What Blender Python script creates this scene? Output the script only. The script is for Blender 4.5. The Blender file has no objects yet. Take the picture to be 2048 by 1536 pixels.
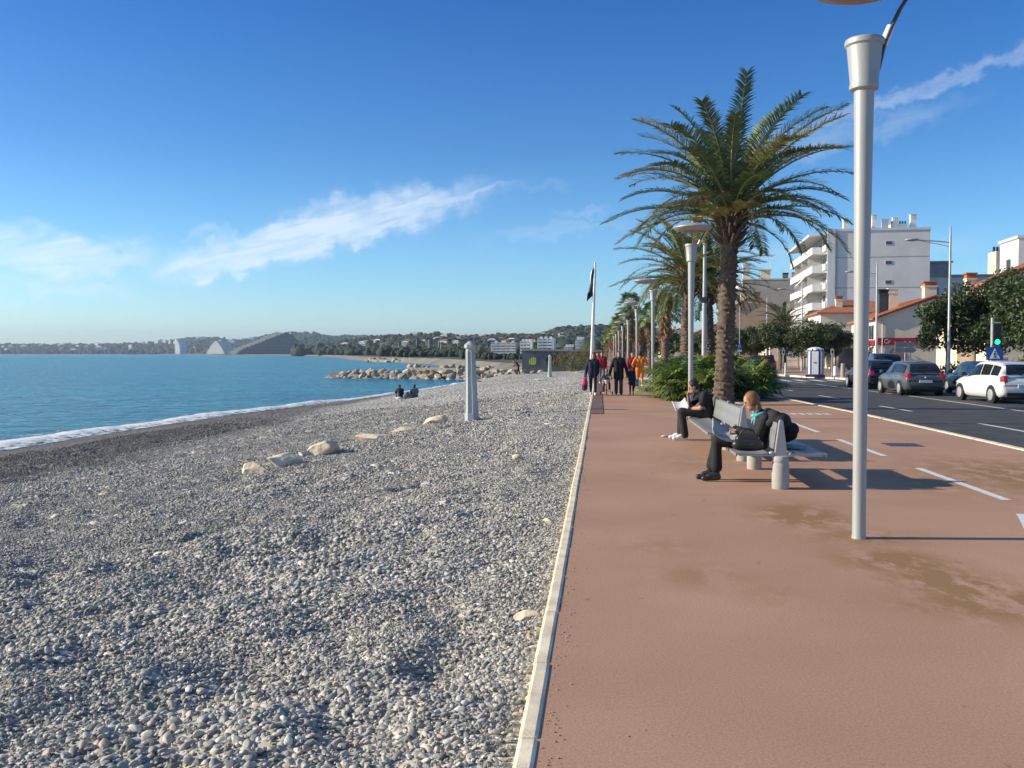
import bpy, bmesh, math, random
import numpy as np
from mathutils import Vector, Matrix, Euler
R = math.radians
S = bpy.context.scene
C = S.collection
# ---------------------------------------------------------------- camera, sky, sun, exposure
cam_d = bpy.data.cameras.new("camera"); cam = bpy.data.objects.new("camera", cam_d); C.objects.link(cam)
cam.location = (0, 0, 1.65)
cam.rotation_euler = (R(90) - math.atan(61 / 1900), 0, R(5.29))
cam_d.sensor_width = 36; cam_d.lens = 33.4; cam_d.clip_start = .05; cam_d.clip_end = 30000
S.camera = cam
SUN_EL = R(23); SUN_AZ = R(-3.5)           # elevation; degrees ahead of the pure left (-X) towards +Y
sd = Vector((-math.cos(SUN_AZ) * math.cos(SUN_EL), math.sin(SUN_AZ) * math.cos(SUN_EL), math.sin(SUN_EL)))
sun_d = bpy.data.lights.new("sun", 'SUN'); sun = bpy.data.objects.new("sun", sun_d); C.objects.link(sun)
sun_d.energy = 5.0; sun_d.angle = R(.53); sun_d.color = (1, .88, .68)
sun.rotation_euler = sd.to_track_quat('Z', 'Y').to_euler(); sun.location = (-30, 0, 40)
S.view_settings.view_transform = 'Standard'; S.view_settings.look = 'None'
S.view_settings.exposure = 0.34; S.view_settings.gamma = 1
S.cycles.use_denoising = True
S.cycles.max_bounces = 6; S.cycles.diffuse_bounces = 3; S.cycles.glossy_bounces = 3
S.cycles.transparent_max_bounces = 12; S.cycles.volume_bounces = 0; S.cycles.transmission_bounces = 4
S.cycles.sample_clamp_indirect = 6

W = bpy.data.worlds.new("World"); S.world = W; W.use_nodes = True
def nd(t, kind, **kw):
    n = t.nodes.new(kind)
    for k, v in kw.items():
        if k.startswith('i_'):
            key = k[2:]
            key = int(key) if key.isdigit() else key.replace('_', ' ')
            n.inputs[key].default_value = v
        else: setattr(n, k, v)
    return n
def world():
    t = W.node_tree; t.nodes.clear()
    L = t.links.new
    out = nd(t, 'ShaderNodeOutputWorld'); bg = nd(t, 'ShaderNodeBackground', i_Strength=SKY)
    sky = nd(t, 'ShaderNodeTexSky', sky_type='NISHITA'); sky.sun_disc = False
    sky.sun_elevation = SUN_EL; sky.sun_rotation = math.atan2(sd.x, sd.y)
    sky.altitude = 5; sky.air_density = 1.0; sky.dust_density = .5; sky.ozone_density = 1.6
    hs = nd(t, 'ShaderNodeHueSaturation', i_Saturation=1.12)
    L(sky.outputs[0], hs.inputs['Color'])
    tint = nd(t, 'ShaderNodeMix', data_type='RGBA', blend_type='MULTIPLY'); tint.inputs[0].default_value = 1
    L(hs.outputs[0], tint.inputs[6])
    tc = nd(t, 'ShaderNodeTexCoord')
    sep = nd(t, 'ShaderNodeSeparateXYZ'); L(tc.outputs['Generated'], sep.inputs[0])
    def m(op, a, b=None, c=None):
        n = nd(t, 'ShaderNodeMath', operation=op)
        for i, v in enumerate((a, b, c)):
            if v is None: continue
            if isinstance(v, (int, float)): n.inputs[i].default_value = v
            else: L(v, n.inputs[i])
        return n.outputs[0]
    az = m('ARCTAN2', sep.outputs[0], sep.outputs[1])     # radians, 0 = along the promenade, negative = seaward
    el = m('ARCSINE', sep.outputs[2])
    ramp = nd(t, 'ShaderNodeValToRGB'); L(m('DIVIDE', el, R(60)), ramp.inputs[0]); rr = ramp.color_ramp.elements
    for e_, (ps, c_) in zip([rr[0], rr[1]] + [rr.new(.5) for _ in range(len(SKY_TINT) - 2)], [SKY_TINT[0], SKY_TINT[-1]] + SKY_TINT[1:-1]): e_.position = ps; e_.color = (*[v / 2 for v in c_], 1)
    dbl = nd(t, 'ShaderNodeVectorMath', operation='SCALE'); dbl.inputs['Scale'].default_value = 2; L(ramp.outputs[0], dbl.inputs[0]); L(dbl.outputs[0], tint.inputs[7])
    total = None
    # (azimuth, elevation, tilt, half length, half width, density) of each cirrus wisp, in degrees
    wisps = [(-16.5, 7.1, 15, 9.0, 1.15, 1.05), (-14.2, 8.3, 10, 4.2, 1.1, .7), (-21.5, 5.4, 13, 4.4, .8, 1.0), (-8.6, 9.1, 18, 3.4, .32, .55),
             (-30.2, 5.2, 4, 4.2, 1.0, .9), (-33.5, 5.6, -2, 5.0, 1.2, .7), (-27.2, 5.4, 8, 2.2, .35, .35),
             (-30.5, 3.6, 0, 3.6, .5, .45), (-22.5, 6.9, 8, 2.0, .3, .3), (-2.5, 7.3, 6, 4.2, .40, .18),
             (-1.2, 8.3, 6, 1.6, .22, .2), (19.5, 14.6, 13, 12, .42, .32), (14, 12.2, 10, 5.5, .7, .24), (28, 16.8, 14, 9, .5, .42),
             (12, 5.5, 4, 8, .8, .22), (-3.6, 10, 3, 2.0, .25, .10)]
    comb = nd(t, 'ShaderNodeCombineXYZ')
    u = m('MULTIPLY', m('ADD', m('MULTIPLY', az, math.cos(R(16))), m('MULTIPLY', el, math.sin(R(16)))), 7.0)
    v = m('MULTIPLY', m('SUBTRACT', m('MULTIPLY', el, math.cos(R(16))), m('MULTIPLY', az, math.sin(R(16)))), 46.0)
    L(u, comb.inputs[0]); L(v, comb.inputs[1])
    nz = nd(t, 'ShaderNodeTexNoise', i_Scale=2.1, i_Detail=9.0, i_Roughness=.66, i_Distortion=.6); L(comb.outputs[0], nz.inputs['Vector'])
    comb2 = nd(t, 'ShaderNodeCombineXYZ'); L(az, comb2.inputs[0]); L(el, comb2.inputs[1])
    nz2 = nd(t, 'ShaderNodeTexNoise', i_Scale=34.0, i_Detail=6.0, i_Roughness=.6); L(comb2.outputs[0], nz2.inputs['Vector'])
    warp = m('MULTIPLY', m('SUBTRACT', nz2.outputs['Fac'], .5), .060)
    for (a, e, tl, hl, hw, dn) in wisps:
        da = m('SUBTRACT', az, R(a)); de = m('ADD', m('SUBTRACT', el, R(e)), warp)
        c, s = math.cos(R(tl)), math.sin(R(tl))
        p = m('DIVIDE', m('ADD', m('MULTIPLY', da, c), m('MULTIPLY', de, s)), R(hl))
        q = m('DIVIDE', m('SUBTRACT', m('MULTIPLY', de, c), m('MULTIPLY', da, s)), R(hw))
        d2 = m('ADD', m('MULTIPLY', p, p), m('MULTIPLY', q, q))
        g = m('MULTIPLY', m('EXPONENT', m('MULTIPLY', m('MULTIPLY', d2, d2), -.9)), dn)
        total = g if total is None else m('MAXIMUM', total, g)
    streak = nd(t, 'ShaderNodeMapRange', i_From_Min=.26, i_From_Max=.62); L(nz.outputs['Fac'], streak.inputs[0])
    fac = m('MULTIPLY', total, m('ADD', m('MULTIPLY', streak.outputs[0], .74), .26))
    fac = m('MULTIPLY', m('SMOOTH_MIN', fac, .9, .1), .68)
    mix = nd(t, 'ShaderNodeMix', data_type='RGBA'); mix.inputs[7].default_value = CLOUD
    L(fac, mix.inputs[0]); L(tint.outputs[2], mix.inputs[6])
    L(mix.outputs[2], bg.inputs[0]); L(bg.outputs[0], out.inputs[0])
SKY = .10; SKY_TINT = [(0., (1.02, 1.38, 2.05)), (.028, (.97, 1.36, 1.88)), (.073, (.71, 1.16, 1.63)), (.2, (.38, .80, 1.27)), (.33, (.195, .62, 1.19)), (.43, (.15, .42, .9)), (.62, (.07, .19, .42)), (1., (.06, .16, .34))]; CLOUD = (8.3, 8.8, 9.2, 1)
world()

# ---------------------------------------------------------------- helpers
rng = np.random.default_rng(7); random.seed(7)
def hash3(ix, iy, iz, seed=0):
    h = (ix * 374761393 + iy * 668265263 + iz * 2147483647 + seed * 974711) & 0xffffffff
    h = ((h ^ (h >> 13)) * 1274126177) & 0xffffffff
    return ((h ^ (h >> 16)) & 0xffff) / 65535.0
def vnoise(p, seed=0):
    p = np.asarray(p, float); i = np.floor(p).astype(np.int64); fr = p - i; fr = fr * fr * (3 - 2 * fr)
    r = 0
    for dx in (0, 1):
        for dy in (0, 1):
            for dz in (0, 1):
                w = (fr[:, 0] if dx else 1 - fr[:, 0]) * (fr[:, 1] if dy else 1 - fr[:, 1]) * (fr[:, 2] if dz else 1 - fr[:, 2])
                r = r + w * hash3(i[:, 0] + dx, i[:, 1] + dy, i[:, 2] + dz, seed)
    return r
def fbm(p, oct=4, seed=0):
    p = np.asarray(p, float); a, s, r = .5, 1., 0
    for k in range(oct): r = r + a * vnoise(p * s, seed + k); a *= .5; s *= 2.03
    return r / (1 - .5 ** oct)
def n2(x, y, scale, oct=3, seed=0):
    return fbm(np.stack([np.ravel(x) * scale, np.ravel(y) * scale, np.zeros(np.size(x)) + .37], 1), oct, seed).reshape(np.shape(x))

M = {}
def pmat(name, col, rough=.6, metal=0., var=.12, scale=4., bump=0., bscale=60., spec=.5, coord='Object', col2=None, stretch=None, island=0., trans=0., coat=0., lo=.35, hi=.65, bdist=.01):
    m = bpy.data.materials.new(name); m.use_nodes = True; t = m.node_tree; L = t.links.new
    b = t.nodes['Principled BSDF']; out = t.nodes['Material Output']
    b.inputs['Roughness'].default_value = rough; b.inputs['Metallic'].default_value = metal
    b.inputs['Specular IOR Level'].default_value = spec
    if coat: b.inputs['Coat Weight'].default_value = coat; b.inputs['Coat Roughness'].default_value = .06
    tc = nd(t, 'ShaderNodeTexCoord'); src = tc.outputs[coord]
    if stretch:
        mp = nd(t, 'ShaderNodeMapping'); mp.inputs['Scale'].default_value = stretch; L(src, mp.inputs[0]); src = mp.outputs[0]
    n = nd(t, 'ShaderNodeTexNoise', i_Scale=scale, i_Detail=6.0, i_Roughness=.6); L(src, n.inputs['Vector'])
    mr = nd(t, 'ShaderNodeMapRange', i_From_Min=lo, i_From_Max=hi); L(n.outputs['Fac'], mr.inputs[0])
    c = (*col, 1)
    mix = nd(t, 'ShaderNodeMix', data_type='RGBA')
    if col2 is not None:
        mix.inputs[6].default_value = c; mix.inputs[7].default_value = (*col2, 1)
    else:
        mix.inputs[6].default_value = tuple(max(0, k * (1 - var)) for k in col) + (1,)
        mix.inputs[7].default_value = tuple(min(1, k * (1 + var)) for k in col) + (1,)
    L(mr.outputs[0], mix.inputs[0]); res = mix.outputs[2]
    if island:
        g = nd(t, 'ShaderNodeNewGeometry'); mr2 = nd(t, 'ShaderNodeMapRange', i_To_Min=1 - island, i_To_Max=1 + island); L(g.outputs['Random Per Island'], mr2.inputs[0])
        mx = nd(t, 'ShaderNodeMix', data_type='RGBA', blend_type='MULTIPLY'); mx.inputs[0].default_value = 1
        L(res, mx.inputs[6]); L(mr2.outputs[0], mx.inputs[7]); res = mx.outputs[2]
    L(res, b.inputs['Base Color'])
    if bump:
        n3 = nd(t, 'ShaderNodeTexNoise', i_Scale=bscale, i_Detail=4.0); L(src, n3.inputs['Vector'])
        bp = nd(t, 'ShaderNodeBump', i_Strength=bump, i_Distance=bdist); L(n3.outputs['Fac'], bp.inputs['Height']); L(bp.outputs[0], b.inputs['Normal'])
    if trans:
        tr = nd(t, 'ShaderNodeBsdfTranslucent'); L(res, tr.inputs[0]); ms = nd(t, 'ShaderNodeMixShader'); ms.inputs[0].default_value = trans
        L(b.outputs[0], ms.inputs[1]); L(tr.outputs[0], ms.inputs[2]); L(ms.outputs[0], out.inputs[0])
    M[name] = m; return m

def tag(o, label=None, cat=None, group=None, kind=None):
    if label: o['label'] = label
    if cat: o['category'] = cat
    if group: o['group'] = group
    if kind: o['kind'] = kind
    return o
def thing(name, label, cat, loc=(0, 0, 0), rz=0., group=None):
    o = bpy.data.objects.new(name, None); C.objects.link(o); o.location = loc; o.rotation_euler = (0, 0, rz); o.empty_display_size = .2
    return tag(o, label, cat, group)
def copy_tree(o, parent=None):
    c = o.copy(); C.objects.link(c); c.parent = parent
    for ch in list(o.children): copy_tree(ch, c)
    return c

class MB:
    def __init__(s): s.v = []; s.f = []; s.mi = []; s.n = 0; s.cur = 0
    def add(s, v, f, mi=None):
        v = np.asarray(v, float).reshape(-1, 3); k = s.n; s.v.append(v); s.n += len(v)
        for q in f: s.f.append(tuple(int(i) + k for i in q)); s.mi.append(s.cur if mi is None else mi)
        return s
    def box(s, c, size, rz=0., ry=0., rx=0.):
        x, y, z = (d / 2 for d in size)
        v = np.array([(-x, -y, -z), (x, -y, -z), (x, y, -z), (-x, y, -z), (-x, -y, z), (x, -y, z), (x, y, z), (-x, y, z)])
        if rz or ry or rx: v = v @ np.array(Euler((rx, ry, rz)).to_matrix()).T
        return s.add(v + np.array(c), [(0, 3, 2, 1), (4, 5, 6, 7), (0, 1, 5, 4), (1, 2, 6, 5), (2, 3, 7, 6), (3, 0, 4, 7)])
    def bx(s, x0, x1, y0, y1, z0, z1): return s.box(((x0 + x1) / 2, (y0 + y1) / 2, (z0 + z1) / 2), (x1 - x0, y1 - y0, z1 - z0))
    def tube(s, pts, r, n=8, cap=True):
        pts = np.asarray(pts, float); k = len(pts); rr = np.full(k, r) if np.isscalar(r) else np.asarray(r, float)
        tan = np.gradient(pts, axis=0); tan /= np.linalg.norm(tan, axis=1)[:, None] + 1e-12
        ref = np.array([0, 0, 1.]) if abs(tan[0][2]) < .9 else np.array([1., 0, 0])
        V = []
        for i in range(k):
            a = np.cross(tan[i], ref); a /= np.linalg.norm(a) + 1e-12; b = np.cross(tan[i], a); ref = np.cross(a, tan[i])
            th = np.arange(n) * 2 * math.pi / n
            V.append(pts[i] + rr[i] * (np.cos(th)[:, None] * a + np.sin(th)[:, None] * b))
        f = [(i * n + j, i * n + (j + 1) % n, (i + 1) * n + (j + 1) % n, (i + 1) * n + j) for i in range(k - 1) for j in range(n)]
        if cap: f += [tuple(range(n))[::-1], tuple((k - 1) * n + j for j in range(n))]
        return s.add(np.concatenate(V), f)
    def lathe(s, prof, c=(0, 0, 0), n=24, cap=True, axis='z'):
        k = len(prof); th = np.arange(n) * 2 * math.pi / n
        V = np.concatenate([np.stack([r * np.cos(th), r * np.sin(th), np.full(n, z)], 1) for r, z in prof])
        if axis == 'y': V = V[:, [0, 2, 1]] * np.array([1, 1, -1])
        if axis == 'x': V = V[:, [2, 0, 1]]
        f = [(i * n + j, i * n + (j + 1) % n, (i + 1) * n + (j + 1) % n, (i + 1) * n + j) for i in range(k - 1) for j in range(n)]
        if cap: f += [tuple(range(n))[::-1], tuple((k - 1) * n + j for j in range(n))]
        return s.add(V + np.array(c), f)
    def ell(s, c, r, n=14, m=8, rot=None, noise=0., seed=0, ns=1.5):
        V = [(0, 0, -1.)]
        for i in range(1, m):
            ph = -math.pi / 2 + math.pi * i / m
            for j in range(n): V.append((math.cos(ph) * math.cos(j * 2 * math.pi / n), math.cos(ph) * math.sin(j * 2 * math.pi / n), math.sin(ph)))
        V.append((0, 0, 1.)); V = np.array(V)
        if noise: V = V * (1 + noise * 2 * (fbm(V * ns + seed * 3.1 + 20, 3, seed) - .5))[:, None]
        V = V * np.array(r if not np.isscalar(r) else (r, r, r))
        if rot is not None: V = V @ np.array(Euler(rot).to_matrix()).T
        f = [(0, 1 + (j + 1) % n, 1 + j) for j in range(n)]
        for i in range(m - 2):
            for j in range(n):
                a = 1 + i * n; f.append((a + j, a + (j + 1) % n, a + n + (j + 1) % n, a + n + j))
        e = len(V) - 1; a = 1 + (m - 2) * n
        f += [(a + j, a + (j + 1) % n, e) for j in range(n)]
        return s.add(V + np.array(c), f)
    def caps(s, p, q, r1, r2=None, n=12):
        r2 = r1 if r2 is None else r2; p = np.array(p, float); q = np.array(q, float); d = q - p; l = np.linalg.norm(d) + 1e-9; d /= l
        pts, rr = [], []
        for k in range(4): a = math.pi / 2 * (1 - k / 3.); pts.append(p - d * r1 * math.sin(a)); rr.append(max(r1 * math.cos(a), r1 * .04))
        for k in range(4): a = math.pi / 2 * (k / 3.); pts.append(q + d * r2 * math.sin(a)); rr.append(max(r2 * math.cos(a), r2 * .04))
        return s.tube(pts, rr, n)
    def prism(s, poly, z0, z1, plane='xy', off=0.):
        k = len(poly); lo = [(a, b, z0) for a, b in poly]; hi = [(a, b, z1) for a, b in poly]
        V = np.array(lo + hi, float)
        if plane == 'xz': V = V[:, [0, 2, 1]]
        if plane == 'yz': V = V[:, [2, 0, 1]]
        f = [tuple(range(k))[::-1], tuple(range(k, 2 * k))] + [(i, (i + 1) % k, k + (i + 1) % k, k + i) for i in range(k)]
        return s.add(V, f)
    def grid(s, X, Y, Z):
        a, b = X.shape
        f = [(i * b + j, i * b + j + 1, (i + 1) * b + j + 1, (i + 1) * b + j) for i in range(a - 1) for j in range(b - 1)]
        return s.add(np.stack([X.ravel(), Y.ravel(), Z.ravel()], 1), f)
    def xf(s, loc=(0, 0, 0), rz=0., sc=1.):
        c, sn = math.cos(rz), math.sin(rz)
        s.v = [(v * sc) @ np.array([[c, sn, 0], [-sn, c, 0], [0, 0, 1]]) + np.array(loc) for v in s.v]; return s
    def merge(s, o, loc=(0, 0, 0), rz=0., sc=1.):
        c, sn = math.cos(rz), math.sin(rz); k = s.n
        for v in o.v: s.v.append((v * sc) @ np.array([[c, sn, 0], [-sn, c, 0], [0, 0, 1]]) + np.array(loc))
        s.n += o.n; s.f += [tuple(i + k for i in q) for q in o.f]; s.mi += o.mi; return s
    def mesh(s, name, mats):
        me = bpy.data.meshes.new(name)
        V = np.concatenate(s.v) if s.v else np.zeros((0, 3))
        me.vertices.add(len(V)); me.vertices.foreach_set('co', V.astype(np.float32).ravel())
        ln = np.array([len(q) for q in s.f], np.int32); st = np.concatenate([[0], np.cumsum(ln)[:-1]]).astype(np.int32) if len(ln) else np.zeros(0, np.int32)
        me.loops.add(int(ln.sum())); me.loops.foreach_set('vertex_index', np.fromiter((i for q in s.f for i in q), np.int32, int(ln.sum())))
        me.polygons.add(len(ln)); me.polygons.foreach_set('loop_start', st); me.polygons.foreach_set('loop_total', ln)
        for m in mats: me.materials.append(m)
        if len(mats) > 1: me.polygons.foreach_set('material_index', np.array(s.mi, np.int32))
        me.update(calc_edges=True); me.validate(); return me
    def build(s, name, mat, parent=None, smooth=None, bevel=0., fix=True):
        mats = mat if isinstance(mat, (list, tuple)) else [mat]
        mats = [M[m] if isinstance(m, str) else m for m in mats]
        me = s.mesh(name, mats)
        if fix and len(me.polygons) < 60000:
            b = bmesh.new(); b.from_mesh(me); bmesh.ops.recalc_face_normals(b, faces=b.faces); b.to_mesh(me); b.free()
        if smooth is None: me.polygons.foreach_set('use_smooth', np.zeros(len(me.polygons), bool))
        else:
            me.polygons.foreach_set('use_smooth', np.ones(len(me.polygons), bool))
            if smooth < 179: me.set_sharp_from_angle(angle=R(smooth))
        o = bpy.data.objects.new(name, me); C.objects.link(o)
        if parent is not None: o.parent = parent
        if bevel:
            bm = o.modifiers.new('bevel', 'BEVEL'); bm.width = bevel; bm.segments = 2; bm.limit_method = 'ANGLE'; bm.angle_limit = R(40)
        return o
    def melt(s, name, mat, parent=None, vox=.012, it=4):     # one continuous skin over all the pieces
        o = s.build('tmp_' + name, mat, None, fix=True)
        r = o.modifiers.new('r', 'REMESH'); r.mode = 'VOXEL'; r.voxel_size = vox; r.use_smooth_shade = True
        sm = o.modifiers.new('s', 'SMOOTH'); sm.iterations = it; sm.factor = .5
        dg = bpy.context.evaluated_depsgraph_get(); me = bpy.data.meshes.new_from_object(o.evaluated_get(dg)); me.name = name
        mats = list(o.data.materials); bpy.data.objects.remove(o)
        if not me.materials:
            for m in mats: me.materials.append(m)
        me.polygons.foreach_set('use_smooth', np.ones(len(me.polygons), bool))
        p = bpy.data.objects.new(name, me); C.objects.link(p)
        if parent is not None: p.parent = parent
        return p
def text_obj(name, body, size, mat, parent, loc, rot, ext=.004, align='CENTER'):
    cu = bpy.data.curves.new(name, 'FONT'); cu.body = body; cu.size = size; cu.extrude = ext; cu.align_x = align; cu.align_y = 'CENTER'
    o = bpy.data.objects.new('tmp_text', cu); C.objects.link(o)
    dg = bpy.context.evaluated_depsgraph_get(); me = bpy.data.meshes.new_from_object(o.evaluated_get(dg)); bpy.data.objects.remove(o)
    me.materials.clear(); me.materials.append(M[mat]); p = bpy.data.objects.new(name, me); C.objects.link(p); p.parent = parent; p.location = loc; p.rotation_euler = rot
    return p
# ---------------------------------------------------------------- materials
pmat('asphalt', (.062, .062, .064), .85, var=.25, scale=1.3, bump=.5, bscale=160, island=0)
pmat('paint', (.72, .71, .68), .6, var=.15, scale=9, lo=.3, hi=.6)
pmat('kerbstone', (.86, .69, .50), .8, var=.24, scale=3.5, bump=.25, bscale=90)
pmat('pave', (.40, .27, .21), .85, var=.1, scale=3)
pmat('ground', (.045, .055, .028), .9, col2=(.09, .085, .055), scale=.05)
pmat('sand', (.30, .27, .22), .9, col2=(.16, .15, .12), scale=.08)
pmat('galv', (.46, .465, .46), .42, metal=.25, var=.08, scale=3, bump=.06, bscale=30)
pmat('lampgrey', (.41, .41, .395), .45, metal=.15, var=.06, scale=4, stretch=(1, 1, .3))
pmat('darkmetal', (.10, .10, .11), .4, metal=.6, var=.1)
pmat('whitepaint', (.78, .78, .76), .45, var=.05, scale=2)
pmat('offwhite', (.70, .68, .62), .6, var=.06, scale=1)
pmat('concrete', (.36, .35, .32), .85, var=.12, scale=2, bump=.2, bscale=40)
pmat('hutgrey', (.135, .15, .15), .9, var=.18, scale=1.2)
pmat('black', (.012, .012, .013), .5, var=.2)
pmat('rubber', (.018, .018, .018), .75, var=.2)
pmat('glassdark', (.015, .02, .024), .06, var=.1, spec=.8)
pmat('winglass', (.05, .065, .08), .1, var=.2, scale=1.2, spec=.8)
pmat('redlens', (.55, .02, .03), .18, var=.08, coat=.5)
pmat('chrome', (.55, .56, .57), .25, metal=.9, var=.1)
pmat('plate', (.72, .72, .70), .5, var=.05)
pmat('stucco_white', (.74, .72, .68), .85, var=.05, scale=.6)
pmat('stucco_gable', (.79, .735, .69), .9, var=.07, scale=.35)
pmat('stucco_cream', (.78, .67, .50), .9, var=.08, scale=.5)
pmat('stucco_beige', (.74, .66, .50), .9, var=.08, scale=.5)
pmat('stucco_tan', (.54, .44, .35), .9, var=.1, scale=.5)
pmat('stucco_brown', (.38, .285, .21), .9, var=.1, scale=.5)
pmat('rooftile', (.40, .14, .07), .85, var=.25, scale=3, bump=.8, bscale=14, stretch=(1, 1, 3))
pmat('awning_white', (.72, .70, .66), .8, var=.05)
pmat('shopred', (.33, .02, .035), .5, var=.08)
pmat('signblue', (.02, .07, .32), .45, var=.05)
pmat('signgrey', (.25, .28, .30), .6, var=.1)
pmat('leaf_palm', (.095, .15, .062), .52, var=.3, scale=1.2, island=.35, trans=.22, spec=.6)
pmat('leaf_palm_yellow', (.27, .25, .085), .5, var=.25, scale=1.5, island=.3, trans=.25)
pmat('leaf_dry', (.25, .155, .075), .8, var=.3, scale=2, island=.3)
pmat('leaf_fan', (.20, .27, .06), .45, var=.25, scale=2, island=.35, trans=.25)
pmat('leaf_fan_dark', (.09, .14, .04), .5, var=.25, scale=2, island=.35, trans=.2)
pmat('leaf_tree', (.055, .082, .027), .5, var=.25, scale=2, island=.45, trans=.2)
pmat('leaf_olive', (.13, .17, .09), .6, var=.25, scale=2, island=.35, trans=.2)
pmat('leaf_ochre', (.19, .15, .04), .6, var=.3, scale=1, island=.4, trans=.25)
pmat('rachis', (.30, .27, .09), .55, var=.2, scale=3)
pmat('bark', (.16, .115, .08), .9, var=.3, scale=7, bump=.9, bscale=26)
pmat('palmbark', (.13, .095, .068), .9, var=.35, scale=9, bump=.9, bscale=30)
pmat('fruit', (.42, .10, .03), .5, var=.2)
pmat('skin', (.50, .27, .18), .55, var=.06, scale=12)
pmat('cloth_black', (.014, .014, .017), .85, var=.3, scale=8, bump=.3, bscale=30, bdist=.02)
pmat('cloth_navy', (.018, .024, .05), .85, var=.3, scale=8, bump=.3, bscale=30)
pmat('denim', (.03, .05, .10), .85, var=.25, scale=10)
pmat('cloth_brown', (.028, .022, .022), .85, var=.25, scale=8)
pmat('cloth_red', (.30, .012, .025), .8, var=.2, scale=8)
pmat('cloth_orange', (.72, .22, .02), .75, var=.12, scale=8, bump=.3, bscale=25)
pmat('cloth_white', (.75, .74, .72), .7, var=.06)
pmat('cloth_grey', (.16, .16, .17), .85, var=.2, scale=8)
pmat('cloth_pink', (.62, .05, .16), .7, var=.15, scale=10)
pmat('cloth_maroon', (.11, .02, .05), .8, var=.2)
pmat('cloth_teal', (.10, .42, .44), .8, var=.35, scale=30)
pmat('hair_brown', (.24, .105, .04), .6, var=.3, scale=40, stretch=(1, 1, .2))
pmat('hair_dark', (.022, .016, .013), .6, var=.3, scale=40)
pmat('leather', (.03, .026, .022), .38, var=.3, scale=12, bump=.2, bscale=60)
pmat('paper', (.66, .64, .60), .8, var=.12, scale=26, lo=.45, hi=.55)
pmat('newsprint', (.46, .44, .41), .85, var=.28, scale=45, lo=.42, hi=.58)
pmat('boulder', (.50, .41, .29), .9, col2=(.30, .24, .18), scale=1.5, bump=.7, bscale=6, island=.0, bdist=.05)
pmat('boulder_grey', (.42, .37, .31), .9, col2=(.22, .19, .16), scale=1.8, bump=.7, bscale=6, bdist=.05)
pmat('boulder_red', (.36, .22, .15), .9, col2=(.20, .13, .10), scale=1.8, bump=.7, bscale=6, bdist=.05)
pmat('limestone', (.80, .67, .48), .9, col2=(.50, .38, .24), scale=4, bump=.8, bscale=11, bdist=.03, lo=.42, hi=.72)
pmat('wood_far', (.030, .044, .020), .9, var=.4, scale=.03, island=.4)
pmat('hill', (.045, .055, .032), .95, col2=(.07, .07, .05), scale=.02)
pmat('terrace_white', (.62, .60, .56), .8, var=.1, scale=.08)
pmat('bluepaint', (.02, .07, .30), .4, var=.08)
pmat('graffiti', (.55, .68, .10), .6, var=.1)
pmat('orange_leaf', (.75, .25, .02), .6, var=.1)

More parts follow.
